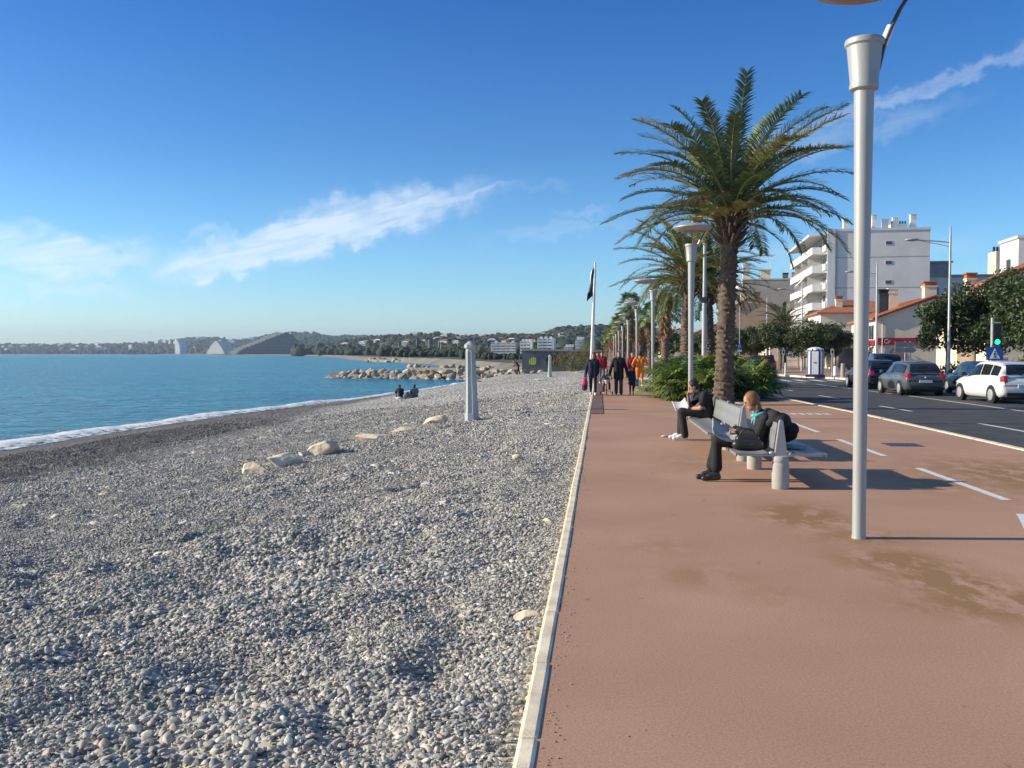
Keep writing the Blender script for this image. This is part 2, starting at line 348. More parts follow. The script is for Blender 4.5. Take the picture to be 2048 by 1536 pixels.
def stain_mat():
    m = bpy.data.materials.new('promenade'); m.use_nodes = True; t = m.node_tree; L = t.links.new; b = t.nodes['Principled BSDF']
    b.inputs['Roughness'].default_value = .86; b.inputs['Specular IOR Level'].default_value = .25
    tc = nd(t, 'ShaderNodeTexCoord'); P = tc.outputs['Object']
    big = nd(t, 'ShaderNodeTexNoise', i_Scale=.45, i_Detail=5.0); L(P, big.inputs['Vector'])
    fine = nd(t, 'ShaderNodeTexNoise', i_Scale=70.0, i_Detail=4.0, i_Roughness=.8); L(P, fine.inputs['Vector'])
    def mixc(fac, a, bb, bt='MIX'):
        n = nd(t, 'ShaderNodeMix', data_type='RGBA', blend_type=bt)
        for i, v in ((0, fac), (6, a), (7, bb)):
            if isinstance(v, (float, int, tuple)): n.inputs[i].default_value = v
            else: L(v, n.inputs[i])
        return n.outputs[2]
    def mr(src, a, c, lo=0., hi=1.):
        n = nd(t, 'ShaderNodeMapRange', i_From_Min=a, i_From_Max=c, i_To_Min=lo, i_To_Max=hi); L(src, n.inputs[0]); return n.outputs[0]
    col = mixc(mr(big.outputs['Fac'], .3, .7), (.405, .235, .155, 1), (.50, .305, .205, 1))
    gr = mr(fine.outputs['Fac'], .25, .75, .70, 1.30)
    sx = nd(t, 'ShaderNodeSeparateXYZ'); L(P, sx.inputs[0])
    wn = nd(t, 'ShaderNodeTexNoise', i_Scale=2.6, i_Detail=6.0, i_Roughness=.68); mp = nd(t, 'ShaderNodeMapping'); mp.inputs['Scale'].default_value = (1.5, .8, 1); L(P, mp.inputs[0]); L(mp.outputs[0], wn.inputs['Vector'])
    def mm(op, a, c):
        n = nd(t, 'ShaderNodeMath', operation=op)
        for i, v in enumerate((a, c)):
            if isinstance(v, (float, int)): n.inputs[i].default_value = v
            else: L(v, n.inputs[i])
        return n.outputs[0]
    tot = None
    for (x, y, rx, ry, k) in [(2.05, 9.85, .42, .75, 1.0), (2.35, 8.75, .5, .4, .7), (2.33, 7.75, .42, .45, 1.0), (2.5, 7.05, .40, .55, 1.0), (2.65, 6.5, .55, .5, .85), (2.15, 6.35, .35, .18, .5),
                              (.75, 7.1, .38, .4, .4), (.55, 8.2, .35, .4, .28), (1.2, 6.6, .2, .3, .3), (5.6, 13.2, 1.2, 2.4, .72), (6.3, 11.2, 1.0, 1.2, .6), (4.3, 12.4, .6, 1.1, .45), (1.4, 14.5, .5, 1.2, .3)]:
        a = mm('DIVIDE', mm('SUBTRACT', sx.outputs[0], x), rx); c = mm('DIVIDE', mm('SUBTRACT', sx.outputs[1], y), ry)
        g = mm('MULTIPLY', mm('EXPONENT', mm('MULTIPLY', mm('ADD', mm('MULTIPLY', a, a), mm('MULTIPLY', c, c)), -1.0), 0), k)
        tot = g if tot is None else mm('MAXIMUM', tot, g)
    st = mm('MULTIPLY', tot, mr(wn.outputs['Fac'], .40, .53))
    st = mm('MINIMUM', mm('MULTIPLY', st, 1.5), .92)
    col = mixc(st, col, (.30, .175, .075, 1))
    dn = nd(t, 'ShaderNodeTexNoise', i_Scale=9.0, i_Detail=2.0); mp2 = nd(t, 'ShaderNodeMapping'); mp2.inputs['Scale'].default_value = (1, .55, 1); L(P, mp2.inputs[0]); L(mp2.outputs[0], dn.inputs['Vector'])
    col = mixc(mr(dn.outputs['Fac'], .70, .78, 0, .55), col, (.14, .09, .07, 1))
    col = mixc(1., col, gr, 'MULTIPLY')
    L(col, b.inputs['Base Color'])
    bp = nd(t, 'ShaderNodeBump', i_Strength=.4, i_Distance=.005); L(fine.outputs['Fac'], bp.inputs['Height']); L(bp.outputs[0], b.inputs['Normal'])
    M['promenade'] = m
stain_mat()

# ---------------------------------------------------------------- promenade, road, pavements
RK = [(7.38, -30), (7.32, 17), (7.22, 26.7), (6.7, 39.5), (6.25, 50), (6.0, 70), (6.0, 130), (6.3, 420)]
FK = [(18.2, -30), (18.2, 54), (16.6, 65), (14.7, 72), (12.9, 84), (12.7, 150), (12.6, 420)]
def sheet(name, poly, z, mat, thick=0.):
    b = MB()
    if thick: b.prism(poly, z - thick, z)
    else: b.add([(x, y, z) for x, y in poly], [tuple(range(len(poly)))])
    o = b.build(name, mat); o['kind'] = 'structure'; return o
# promenade as a gridded strip so the stain pattern and the kerb edge stay exact
sheet('promenade', [(-.26, -30)] + RK + [(-.3, 420)], 0, 'promenade', .3)
sheet('road', [(x, y) for x, y in RK] + [(x, y) for x, y in FK[::-1]], -.12, 'asphalt')
sheet('pavement', [(x + .3, y) for x, y in FK] + [(60, 420), (60, -30)], 0, 'pave', .3)
def kerb_run(line, w, z, h, seg, name, left=True):
    b = MB()
    for (x0, y0), (x1, y1) in zip(line[:-1], line[1:]):
        l = math.hypot(x1 - x0, y1 - y0); n = max(1, int(round(l / seg)))
        if y0 > 130: n = max(1, n // 8)
        ang = math.atan2(y1 - y0, x1 - x0)
        for k in range(n):
            tm = (k + .5) / n; cx = x0 + (x1 - x0) * tm; cy = y0 + (y1 - y0) * tm
            b.box((cx + (random.random() - .5) * .006, cy, z - h / 2 + random.random() * .006), (l / n - .008, w, h), rz=ang + (random.random() - .5) * .004)
    o = b.build(name, 'kerbstone', bevel=.018); o['kind'] = 'structure'; return o
kerb_run([(-.302, -6), (-.302, 60), (-.33, 130), (-.39, 260)], .088, .010, .32, 1.0, 'kerb')
kerb_run([(x - .08, y) for x, y in RK[:-1]], .16, .012, .2, 1.0, 'kerb')
kerb_run([(x + .15, y) for x, y in FK[:-1]], .3, .006, .2, 1.0, 'kerb')
def strip(pts, z=.004):
    b = MB()
    for q in pts: b.add([(x, y, z) for x, y in q], [tuple(range(len(q)))])
    return b
lane = []
for k in range(26):
    y0 = 11.1 + k * 4.62 - (4.62 if k == 0 else 0) + (4.62 if k == 0 else 0); xx = 4.56 - .0 * y0
    if 33 < y0 < 44: continue
    lane.append([(xx - .055, y0), (xx + .055, y0), (xx + .055, y0 + 3.0), (xx - .055, y0 + 3.0)])
arc = []
pa = [(4.26, 10.15), (4.20, 9.95), (4.08, 9.6), (3.96, 9.25), (3.83, 8.9), (3.66, 8.45), (3.45, 8.0), (3.3, 7.6)]
for (xa, ya), (xb, yb) in zip(pa[:-1], pa[1:]): arc.append([(xa, ya), (xb, yb), (xb + .28, yb - .02), (xa + .28, ya - .02)])
o = strip(lane + arc).build('lane_marking', 'paint'); o['kind'] = 'structure'
wm = []
for k in range(7): wm.append([(4.75 + k * .22, 26.2), (4.9 + k * .22, 26.2), (4.9 + k * .22, 26.75), (4.75 + k * .22, 26.75)])
for k in range(3): wm.append([(2.3 + k * .5, 60), (2.7 + k * .5, 60), (2.7 + k * .5, 66), (2.3 + k * .5, 66)])
o = strip(wm).build('pavement_marking', 'paint'); o['kind'] = 'structure'
rm = []
for (x0, y0, x1, y1, w) in [(13.05, 14, 12.85, 41, .12), (12.75, 43, 12.4, 56, .12), (12.2, 58, 10.6, 84, .12), (9.6, 22, 9.55, 25, .12), (9.5, 30, 9.4, 33, .12), (9.3, 38, 9.2, 41, .12), (9.1, 46, 9.0, 49, .12), (8.9, 54, 8.8, 57, .12), (8.7, 62, 8.6, 65, .12), (8.6, 70, 8.5, 73, .12)]:
    rm.append([(x0 - w / 2, y0), (x0 + w / 2, y0), (x1 + w / 2, y1), (x1 - w / 2, y1)])
for k in range(9): rm.append([(7.6 + k * 1.05, 62.5 - k * .1), (8.1 + k * 1.05, 62.5 - k * .1), (8.1 + k * 1.05, 66 - k * .1), (7.6 + k * 1.05, 66 - k * .1)])
o = strip(rm, -.116).build('road_marking', 'paint'); o['kind'] = 'structure'
# drain grate set in the cycle lane, and the dark strip laid along the kerb
b = MB(); b.bx(5.15, 5.75, 17.4, 18.0, -.02, .005)
for k in range(7): b.bx(5.2 + k * .078, 5.235 + k * .078, 17.45, 17.95, .005, .009)
tag(b.build('drain_grate', 'darkmetal'), 'square dark metal drain grate set in the cycle lane', 'drain grate')
pmat('ramp', (.19, .105, .085), .8, var=.25, scale=5)
b = MB(); b.bx(-.25, .09, 26.0, 62, 0, .014)
for k in range(12): b.bx(-.25, .09, 26.0 + k * 3.0, 26.06 + k * 3.0, .014, .02)
tag(b.build('walkway_mat', 'ramp'), 'dark reddish brown mat strip laid along the cream kerb', 'mat')

# ---------------------------------------------------------------- beach, pebbles, sea
WY = np.array([-60, 37, 47, 62, 73, 86, 104, 128, 150, 162, 200]); WX = np.array([-25.6, -25.1, -25.1, -24.4, -22.8, -20.6, -18.8, -18.2, -17.6, -20, -30])
def wline(y): return np.interp(y, WY, WX)
def beach_z(x, y):
    w = -wline(y); t = np.clip((-.34 - x), 0, None) / (w - .34)
    za = np.interp(t, [0, .05, .14, .27, .5, .75, .86, 1, 1.08, 1.5], [-.05, -.13, -.40, -.74, -1.32, -1.85, -2.08, -2.47, -2.85, -4])
    zb = np.interp(t, [0, .15, .5, .75, 1, 1.08, 1.5], [-.25, -.5, -.62, -1.45, -2.47, -2.85, -4])
    k = np.clip((y - 62) / 45, 0, 1)
    z = za * (1 - k) + zb * k
    far = np.clip(1 - y / 60, .0, 1); wet_shade = np.clip((t - .8) / .1, 0, 1)
    edge = np.clip((-.34 - x) / .6, 0, 1)
    z = z + edge * (1 - wet_shade) * ((n2(x, y, .9, 3, 3) - .5) * .20 + (n2(x, y, 2.4, 2, 5) - .5) * .22 * far - .15 * far * np.clip(n2(x, y, 1.5, 2, 77) - .56, 0, 1) * 6 * .5 + (n2(x, y, .25, 2, 9) - .5) * .25)
    return z
def wet_shade_mask(X, Y):
    t = (-.34 - X) / (-wline(Y) - .34); return np.clip((t + .10 * (n2(X, Y, .22, 3, 21) - .5) - np.interp(Y, [20, 40, 60, 90], [.46, .51, .64, .72])) / np.interp(Y, [20, 60], [.13, .06]), 0, 1)  # damp band by the water, widened nearby to paint in the shingle ridges' shade
def beach():
    ys = np.concatenate([np.arange(-20, 1, 1.), np.geomspace(1, 36, 330), np.geomspace(36.3, 165, 130)])
    us = np.concatenate([np.linspace(0, 1, 14) , np.linspace(1.07, 12, 120), np.linspace(12.2, 26, 50), np.linspace(26.6, 42, 12)])
    Y, U = np.meshgrid(ys, us, indexing='ij'); X = -.32 - U
    Z = beach_z(X, Y)
    b = MB().grid(X, Y, Z); o = b.build('beach', 'pebble_bed', smooth=180, fix=False); o['kind'] = 'structure'
    me = o.data
    if me.polygons[0].normal.z < 0: me.flip_normals()
    t = (-.34 - X) / (-wline(Y) - .34)
    a = me.attributes.new('wet_shade', 'FLOAT', 'POINT'); a.data.foreach_set('value', wet_shade_mask(X, Y).astype(np.float32).ravel())
    return X, Y, Z
def bed_mat():
    m = bpy.data.materials.new('pebble_bed'); m.use_nodes = True; t = m.node_tree; L = t.links.new; b = t.nodes['Principled BSDF']
    b.inputs['Roughness'].default_value = .8; b.inputs['Specular IOR Level'].default_value = .3
    P = nd(t, 'ShaderNodeTexCoord').outputs['Object']
    def vor(scale, feat='F1'):
        v = nd(t, 'ShaderNodeTexVoronoi', i_Scale=scale, i_Randomness=1.0); v.feature = feat; L(P, v.inputs['Vector']); return v
    v1 = vor(13.); v2 = vor(5.)
    sp = nd(t, 'ShaderNodeSeparateColor'); L(v1.outputs['Color'], sp.inputs[0])
    r = nd(t, 'ShaderNodeValToRGB'); e = r.color_ramp.elements; L(sp.outputs[0], r.inputs[0])
    e[0].position = 0; e[0].color = (.26, .25, .225, 1); e[1].position = 1; e[1].color = (.78, .73, .64, 1)
    q = e.new(.5); q.color = (.44, .42, .375, 1); q = e.new(.85); q.color = (.58, .54, .46, 1)
    big = nd(t, 'ShaderNodeTexNoise', i_Scale=.35, i_Detail=4.0); L(P, big.inputs['Vector'])
    mr = nd(t, 'ShaderNodeMapRange', i_From_Min=.3, i_From_Max=.7, i_To_Min=.82, i_To_Max=1.15); L(big.outputs['Fac'], mr.inputs[0])
    mx = nd(t, 'ShaderNodeMix', data_type='RGBA', blend_type='MULTIPLY'); mx.inputs[0].default_value = 1; L(r.outputs[0], mx.inputs[6]); L(mr.outputs[0], mx.inputs[7])
    at = nd(t, 'ShaderNodeAttribute', attribute_name='wet_shade')
    mw = nd(t, 'ShaderNodeMix', data_type='RGBA', blend_type='MULTIPLY'); mw.inputs[7].default_value = (.36, .35, .36, 1); L(at.outputs['Fac'], mw.inputs[0]); L(mx.outputs[2], mw.inputs[6])
    L(mw.outputs[2], b.inputs['Base Color'])
    add = nd(t, 'ShaderNodeMath', operation='MULTIPLY_ADD'); add.inputs[1].default_value = 2.5; L(v2.outputs['Distance'], add.inputs[0]); L(v1.outputs['Distance'], add.inputs[2])
    bp = nd(t, 'ShaderNodeBump', i_Strength=1.0, i_Distance=.05); bp.invert = True; L(add.outputs[0], bp.inputs['Height']); L(bp.outputs[0], b.inputs['Normal'])
    M['pebble_bed'] = m
    m = bpy.data.materials.new('pebble'); m.use_nodes = True; t = m.node_tree; L = t.links.new; b = t.nodes['Principled BSDF']
    b.inputs['Roughness'].default_value = .62; b.inputs['Specular IOR Level'].default_value = .35
    at = nd(t, 'ShaderNodeAttribute', attribute_name='tone'); at.attribute_type = 'INSTANCER'
    r = nd(t, 'ShaderNodeValToRGB'); L(at.outputs['Fac'], r.inputs[0]); e = r.color_ramp.elements
    e[0].position = 0; e[0].color = (.17, .172, .158, 1); e[1].position = 1; e[1].color = (.82, .77, .68, 1)
    for p, c in [(.25, (.30, .295, .265)), (.50, (.41, .395, .345)), (.70, (.52, .485, .41)), (.82, (.60, .54, .43)), (.90, (.46, .35, .28)), (.94, (.70, .65, .56))]:
        q = e.new(p); q.color = (*c, 1)
    P = nd(t, 'ShaderNodeTexCoord').outputs['Object']
    n = nd(t, 'ShaderNodeTexNoise', i_Scale=3.0, i_Detail=5.0); L(P, n.inputs['Vector'])
    mr = nd(t, 'ShaderNodeMapRange', i_From_Min=.3, i_From_Max=.7, i_To_Min=.85, i_To_Max=1.15); L(n.outputs['Fac'], mr.inputs[0])
    mx = nd(t, 'ShaderNodeMix', data_type='RGBA', blend_type='MULTIPLY'); mx.inputs[0].default_value = 1; L(r.outputs[0], mx.inputs[6]); L(mr.outputs[0], mx.inputs[7])
    aw = nd(t, 'ShaderNodeAttribute', attribute_name='wet_shade'); aw.attribute_type = 'INSTANCER'
    mw = nd(t, 'ShaderNodeMix', data_type='RGBA', blend_type='MULTIPLY'); mw.inputs[7].default_value = (.36, .35, .36, 1); L(aw.outputs['Fac'], mw.inputs[0]); L(mx.outputs[2], mw.inputs[6])
    L(mw.outputs[2], b.inputs['Base Color']); M['pebble'] = m
bed_mat(); beach()
def pebbles():
    ys = np.concatenate([np.geomspace(2.6, 30, 150), np.geomspace(30.5, 46, 20)]); fr = np.concatenate([np.linspace(0, .12, 16), np.linspace(.13, 1, 90)])
    Y, Fr = np.meshgrid(ys, fr, indexing='ij'); ext = np.minimum(.66 * Y + .9, 20.5); X = -.365 - Fr * ext
    Z = beach_z(X, Y) - .004
    o = MB().grid(X, Y, Z).build('pebbles', 'pebble', smooth=180, fix=False)
    me = o.data
    if me.polygons[0].normal.z < 0: me.flip_normals()
    sz = np.interp(Y, [3, 12, 25, 46], [.0114, .0102, .0138, .023]) * (.72 + .75 * np.clip((n2(X, Y, .5, 3, 31) - .3) / .4, 0, 1)) * np.interp(-X, [.4, 1.2, 2.4], [.66, .78, 1.])
    den = np.clip(1.0 / (sz * sz * 2.6), 0, 5200) * np.interp(Y, [3, 26, 36, 46], [1, 1, .7, .1])
    for nm, v in (('psize', sz), ('dens', den), ('wet_shade', np.maximum(wet_shade_mask(X, Y), .26 * np.clip((-X - 1.5) / 4, 0, 1) * (.6 + .8 * n2(X, Y, .4, 3, 66))))):  # the added seaward term is the stones' own darker colour
        a = me.attributes.new(nm, 'FLOAT', 'POINT'); a.data.foreach_set('value', v.astype(np.float32).ravel())
    ng = bpy.data.node_groups.new('pebble_scatter', 'GeometryNodeTree')
    ng.interface.new_socket('Geometry', in_out='INPUT', socket_type='NodeSocketGeometry'); ng.interface.new_socket('Geometry', in_out='OUTPUT', socket_type='NodeSocketGeometry')
    L = ng.links.new; gi = ng.nodes.new('NodeGroupInput'); go = ng.nodes.new('NodeGroupOutput')
    def attr(nm):
        n = ng.nodes.new('GeometryNodeInputNamedAttribute'); n.data_type = 'FLOAT'; n.inputs[0].default_value = nm; return n.outputs[0]
    dp = ng.nodes.new('GeometryNodeDistributePointsOnFaces'); L(gi.outputs[0], dp.inputs['Mesh']); L(attr('dens'), dp.inputs['Density']); dp.inputs['Seed'].default_value = 4
    join = ng.nodes.new('GeometryNodeJoinGeometry')
    for k in range(8):
        ic = ng.nodes.new('GeometryNodeMeshIcoSphere'); ic.inputs['Radius'].default_value = 1; ic.inputs['Subdivisions'].default_value = 3
        nz = ng.nodes.new('ShaderNodeTexNoise'); nz.noise_dimensions = '4D'; nz.inputs['W'].default_value = k * 7.7; nz.inputs['Scale'].default_value = .75; nz.inputs['Detail'].default_value = 1
        sub = ng.nodes.new('ShaderNodeVectorMath'); sub.operation = 'SUBTRACT'; L(nz.outputs['Color'], sub.inputs[0]); sub.inputs[1].default_value = (.5, .5, .5)
        sc = ng.nodes.new('ShaderNodeVectorMath'); sc.operation = 'SCALE'; L(sub.outputs[0], sc.inputs[0]); sc.inputs['Scale'].default_value = 1.0
        sp = ng.nodes.new('GeometryNodeSetPosition'); L(ic.outputs[0], sp.inputs[0]); L(sc.outputs[0], sp.inputs['Offset'])
        tr = ng.nodes.new('GeometryNodeTransform'); L(sp.outputs[0], tr.inputs[0]); tr.inputs['Scale'].default_value = (1.18, .74 + .05 * (k % 4), .46 + .08 * (k % 3))
        ss = ng.nodes.new('GeometryNodeSetShadeSmooth'); L(tr.outputs[0], ss.inputs[0])
        sm = ng.nodes.new('GeometryNodeSetMaterial'); sm.inputs['Material'].default_value = M['pebble']; L(ss.outputs[0], sm.inputs[0])
        gt = ng.nodes.new('GeometryNodeGeometryToInstance'); L(sm.outputs[0], gt.inputs[0]); L(gt.outputs[0], join.inputs[0])
    ip = ng.nodes.new('GeometryNodeInstanceOnPoints'); L(dp.outputs['Points'], ip.inputs['Points']); L(join.outputs[0], ip.inputs['Instance']); ip.inputs['Pick Instance'].default_value = True
    def rnd(kind, lo, hi, seed):
        n = ng.nodes.new('FunctionNodeRandomValue'); n.data_type = kind
        i = {'FLOAT_VECTOR': 0, 'FLOAT': 2, 'INT': 4}[kind]; n.inputs[i].default_value = lo; n.inputs[i + 1].default_value = hi; n.inputs['Seed'].default_value = seed
        return n.outputs[{'FLOAT_VECTOR': 0, 'FLOAT': 1, 'INT': 2}[kind]]
    L(rnd('INT', 0, 7, 1), ip.inputs['Instance Index'])
    rv = rnd('FLOAT_VECTOR', (-.72, -.72, 0), (.72, .72, 6.283), 2); er = ng.nodes.new('FunctionNodeEulerToRotation'); L(rv, er.inputs[0]); L(er.outputs[0], ip.inputs['Rotation'])
    pw = ng.nodes.new('ShaderNodeMath'); pw.operation = 'POWER'; L(rnd('FLOAT', 0., 1., 3), pw.inputs[0]); pw.inputs[1].default_value = 3.2
    ma = ng.nodes.new('ShaderNodeMath'); ma.operation = 'MULTIPLY_ADD'; L(pw.outputs[0], ma.inputs[0]); ma.inputs[1].default_value = 1.9; ma.inputs[2].default_value = .50
    ml = ng.nodes.new('ShaderNodeMath'); ml.operation = 'MULTIPLY'; L(ma.outputs[0], ml.inputs[0]); L(attr('psize'), ml.inputs[1]); L(ml.outputs[0], ip.inputs['Scale'])
    st = ng.nodes.new('GeometryNodeStoreNamedAttribute'); st.data_type = 'FLOAT'; st.domain = 'INSTANCE'; st.inputs['Name'].default_value = 'tone'
    L(ip.outputs[0], st.inputs[0]); L(rnd('FLOAT', 0., 1., 5), st.inputs['Value'])
    tl = ng.nodes.new('GeometryNodeTranslateInstances'); L(st.outputs[0], tl.inputs[0]); tl.inputs['Local Space'].default_value = False
    cx = ng.nodes.new('ShaderNodeCombineXYZ'); L(rnd('FLOAT', -.010, .016, 8), cx.inputs[2]); L(cx.outputs[0], tl.inputs['Translation'])
    L(tl.outputs[0], go.inputs[0])
    md = o.modifiers.new('scatter', 'NODES'); md.node_group = ng
    tag(o, 'loose grey and beige rounded pebbles covering the near beach', 'pebbles', kind='stuff')
pebbles()

def sea():
    m = bpy.data.materials.new('sea'); m.use_nodes = True; t = m.node_tree; L = t.links.new; b = t.nodes['Principled BSDF']
    b.inputs['Roughness'].default_value = .18; b.inputs['IOR'].default_value = 1.33; b.inputs['Specular IOR Level'].default_value = .09
    P = nd(t, 'ShaderNodeTexCoord').outputs['Object']
    big = nd(t, 'ShaderNodeTexNoise', i_Scale=.05, i_Detail=4.0); mp = nd(t, 'ShaderNodeMapping'); mp.inputs['Scale'].default_value = (.5, 2.5, 1); L(P, mp.inputs[0]); L(mp.outputs[0], big.inputs['Vector'])
    mr = nd(t, 'ShaderNodeMapRange', i_From_Min=.35, i_From_Max=.65); L(big.outputs['Fac'], mr.inputs[0])
    mx = nd(t, 'ShaderNodeMix', data_type='RGBA'); mx.inputs[6].default_value = (.0, .205, .36, 1); mx.inputs[7].default_value = (.0, .285, .43, 1); L(mr.outputs[0], mx.inputs[0]); L(mx.outputs[2], b.inputs['Base Color'])
    hs = []
    for sc, st in ((.35, (.6, 1.6, 1)), (1.3, (.7, 1.5, 1)), (5.0, (.8, 1.3, 1))):
        mq = nd(t, 'ShaderNodeMapping'); mq.inputs['Scale'].default_value = st; mq.inputs['Rotation'].default_value = (0, 0, R(20)); L(P, mq.inputs[0])
        n = nd(t, 'ShaderNodeTexNoise', i_Scale=sc, i_Detail=3.0, i_Distortion=.4); L(mq.outputs[0], n.inputs['Vector']); hs.append(n.outputs['Fac'])
    a1 = nd(t, 'ShaderNodeMath', operation='MULTIPLY_ADD'); a1.inputs[1].default_value = 3.0; L(hs[0], a1.inputs[0]); L(hs[1], a1.inputs[2])
    a2 = nd(t, 'ShaderNodeMath', operation='MULTIPLY_ADD'); a2.inputs[1].default_value = .3; L(hs[2], a2.inputs[0]); L(a1.outputs[0], a2.inputs[2])
    bp = nd(t, 'ShaderNodeBump', i_Strength=1.0, i_Distance=.9); L(a2.outputs[0], bp.inputs['Height']); L(bp.outputs[0], b.inputs['Normal'])
    M['sea'] = m
    o = MB().add([(-9000, -300, -2.5), (200, -300, -2.5), (200, 9000, -2.5), (-9000, 9000, -2.5)], [(0, 1, 2, 3)]).build('sea', 'sea'); o['kind'] = 'structure'
    # foam of the small breaking wave along the waterline
    m = bpy.data.materials.new('foam'); m.use_nodes = True; t = m.node_tree; L = t.links.new; b = t.nodes['Principled BSDF']
    b.inputs['Base Color'].default_value = (.88, .89, .89, 1); b.inputs['Roughness'].default_value = .8
    P = nd(t, 'ShaderNodeTexCoord').outputs['Object']; n = nd(t, 'ShaderNodeTexNoise', i_Scale=1.7, i_Detail=8.0, i_Roughness=.74); L(P, n.inputs['Vector'])
    at = nd(t, 'ShaderNodeAttribute', attribute_name='cover')
    ad = nd(t, 'ShaderNodeMath', operation='ADD'); L(n.outputs['Fac'], ad.inputs[0]); L(at.outputs['Fac'], ad.inputs[1])
    mr = nd(t, 'ShaderNodeMapRange', i_From_Min=.93, i_From_Max=1.06); L(ad.outputs[0], mr.inputs[0])
    tr = nd(t, 'ShaderNodeBsdfTransparent'); ms = nd(t, 'ShaderNodeMixShader'); L(mr.outputs[0], ms.inputs[0]); L(tr.outputs[0], ms.inputs[1]); L(b.outputs[0], ms.inputs[2]); L(ms.outputs[0], t.nodes['Material Output'].inputs[0])
    bp = nd(t, 'ShaderNodeBump', i_Strength=.8, i_Distance=.12); L(n.outputs['Fac'], bp.inputs['Height']); L(bp.outputs[0], b.inputs['Normal']); M['foam'] = m
    ys = np.concatenate([np.linspace(10, 60, 200), np.linspace(60.5, 150, 180)]); us = np.linspace(0, 1, 34)
    Y, U = np.meshgrid(ys, us, indexing='ij')
    wob = (n2(Y * 0 + 3, Y, .09, 3, 41) - .5) * 3.4 + (n2(Y * 0 + 9, Y, .5, 3, 43) - .5) * 1.6
    wid = np.interp(Y, [10, 40, 90, 150], [5.8, 5.4, 4.6, 4.0]) * (.35 + 1.3 * n2(Y * 0 + 5, Y, .07, 3, 47))
    X = wline(Y) + .9 + wob * .6 - U * wid
    crest = np.exp(-((U - .42) / .16) ** 2)
    Z = np.maximum(beach_z(X, Y) + .03, -2.47) + crest * (.05 + .16 * np.clip(n2(X, Y, .35, 3, 51) * 1.6 - .4, 0, 1)) + .05 * n2(X, Y, 2.2, 3, 53) * np.sin(U * math.pi)
    b = MB().grid(X, Y, Z); o = b.build('sea_foam', 'foam', smooth=180, fix=False); me = o.data
    if me.polygons[0].normal.z < 0: me.flip_normals()
    cov = np.interp(U, [0, .06, .2, .5, .62, .8, 1], [.0, .42, .50, .64, .40, .40, .05])
    a = me.attributes.new('cover', 'FLOAT', 'POINT'); a.data.foreach_set('value', cov.astype(np.float32).ravel())
    tag(o, 'white foam of the small wave breaking along the waterline', 'foam', kind='stuff')
sea()

# ---------------------------------------------------------------- land, far shore, hills
SH = [(-19, 158), (-26, 200), (-62, 350), (-160, 600), (-250, 900), (-386, 1285), (-800, 2200), (-1160, 2750), (-1860, 3790), (-2480, 3760), (-4500, 3700)]
inner = [(-.3, 150), (-21, 202), (-57, 351), (-154, 602), (-243, 903), (-379, 1289), (-780, 2215), (-1135, 2770), (-1840, 3820), (-2480, 3790), (-4500, 3730)]
sheet('ground', [(-.3, -60)] + inner + [(-4500, 9000), (6000, 9000), (6000, -60)], -.32, 'ground')
b = MB(); n_ = len(SH); b.add([(x, y, -2.6) for x, y in SH] + [(x, y, -.3) for x, y in inner], [(i, i + 1, n_ + i + 1, n_ + i) for i in range(n_ - 1)])
o = b.build('far_beach', 'sand'); o['kind'] = 'structure'
def px_dir(px):            # slope x/y of a sight line, used to lay out the far landscape by bearing
    a = math.atan((px - 1024) / 1900) - R(5.29); return math.tan(a)
def hill(name, pts, mat, seed, amp, back=1.0, rows=14, step=4):
    pxs = np.arange(pts[0][0], pts[-1][0] + 1, step, float); P = np.array(pts, float)
    foot = np.interp(pxs, P[:, 0], P[:, 1]); ridge = np.interp(pxs, P[:, 0], P[:, 2]); yy = np.interp(pxs, P[:, 0], P[:, 3])
    zr = 1.65 + (707 - yy) * ridge / 1900.
    tx = np.array([px_dir(p) for p in pxs])
    s = np.linspace(0, 1, rows)
    D = foot[:, None] + (ridge - foot)[:, None] * s[None]; Z = -.5 + (zr[:, None] + .5) * (s[None] ** .8)
    s2 = np.array([1.25, 1.6, 2.]); D = np.concatenate([D, foot[:, None] + (ridge - foot)[:, None] * s2[None] * back], 1); Z = np.concatenate([Z, zr[:, None] * np.array([.9, .5, 0])[None]], 1)
    X = D * tx[:, None]
    Z = Z + amp * (n2(X, D, 1 / 160., 3, seed) - .5) * np.clip(Z / (zr[:, None] + 1), 0, 1)
    o = MB().grid(X, D, Z).build(name, mat, smooth=180, fix=False); o['kind'] = 'structure'
    if o.data.polygons[0].normal.z < 0: o.data.flip_normals()
    return X, D, Z
FAR = hill('far_hill', [(-260, 3900, 4700, 692), (0, 3900, 4700, 693), (150, 3900, 4700, 691), (290, 3900, 4800, 690), (330, 3800, 5000, 683), (380, 3700, 5200, 677), (430, 3600, 5200, 677), (480, 3500, 5200, 682), (530, 3300, 4900, 674), (560, 3200, 4800, 669), (600, 3000, 4800, 668), (640, 2800, 4800, 672), (671, 2800, 4800, 675), (713, 2800, 4800, 673), (770, 2800, 4800, 678), (860, 2800, 4800, 684), (1000, 2800, 4800, 690)], 'hill', 3, 26)
NEAR = hill('near_hill', [(600, 1700, 2500, 700), (650, 1500, 2300, 693), (700, 1300, 2100, 685), (740, 1200, 2000, 680), (784, 1100, 1900, 678), (883, 1000, 1800, 676), (951, 950, 1750, 678), (1000, 900, 1700, 677), (1081, 850, 1650, 677), (1110, 850, 1650, 668), (1152, 850, 1650, 661), (1210, 850, 1650, 660), (1300, 850, 1650, 664), (1420, 850, 1650, 678), (1600, 850, 1650, 690), (2100, 850, 1650, 690)], 'hill', 8, 16)
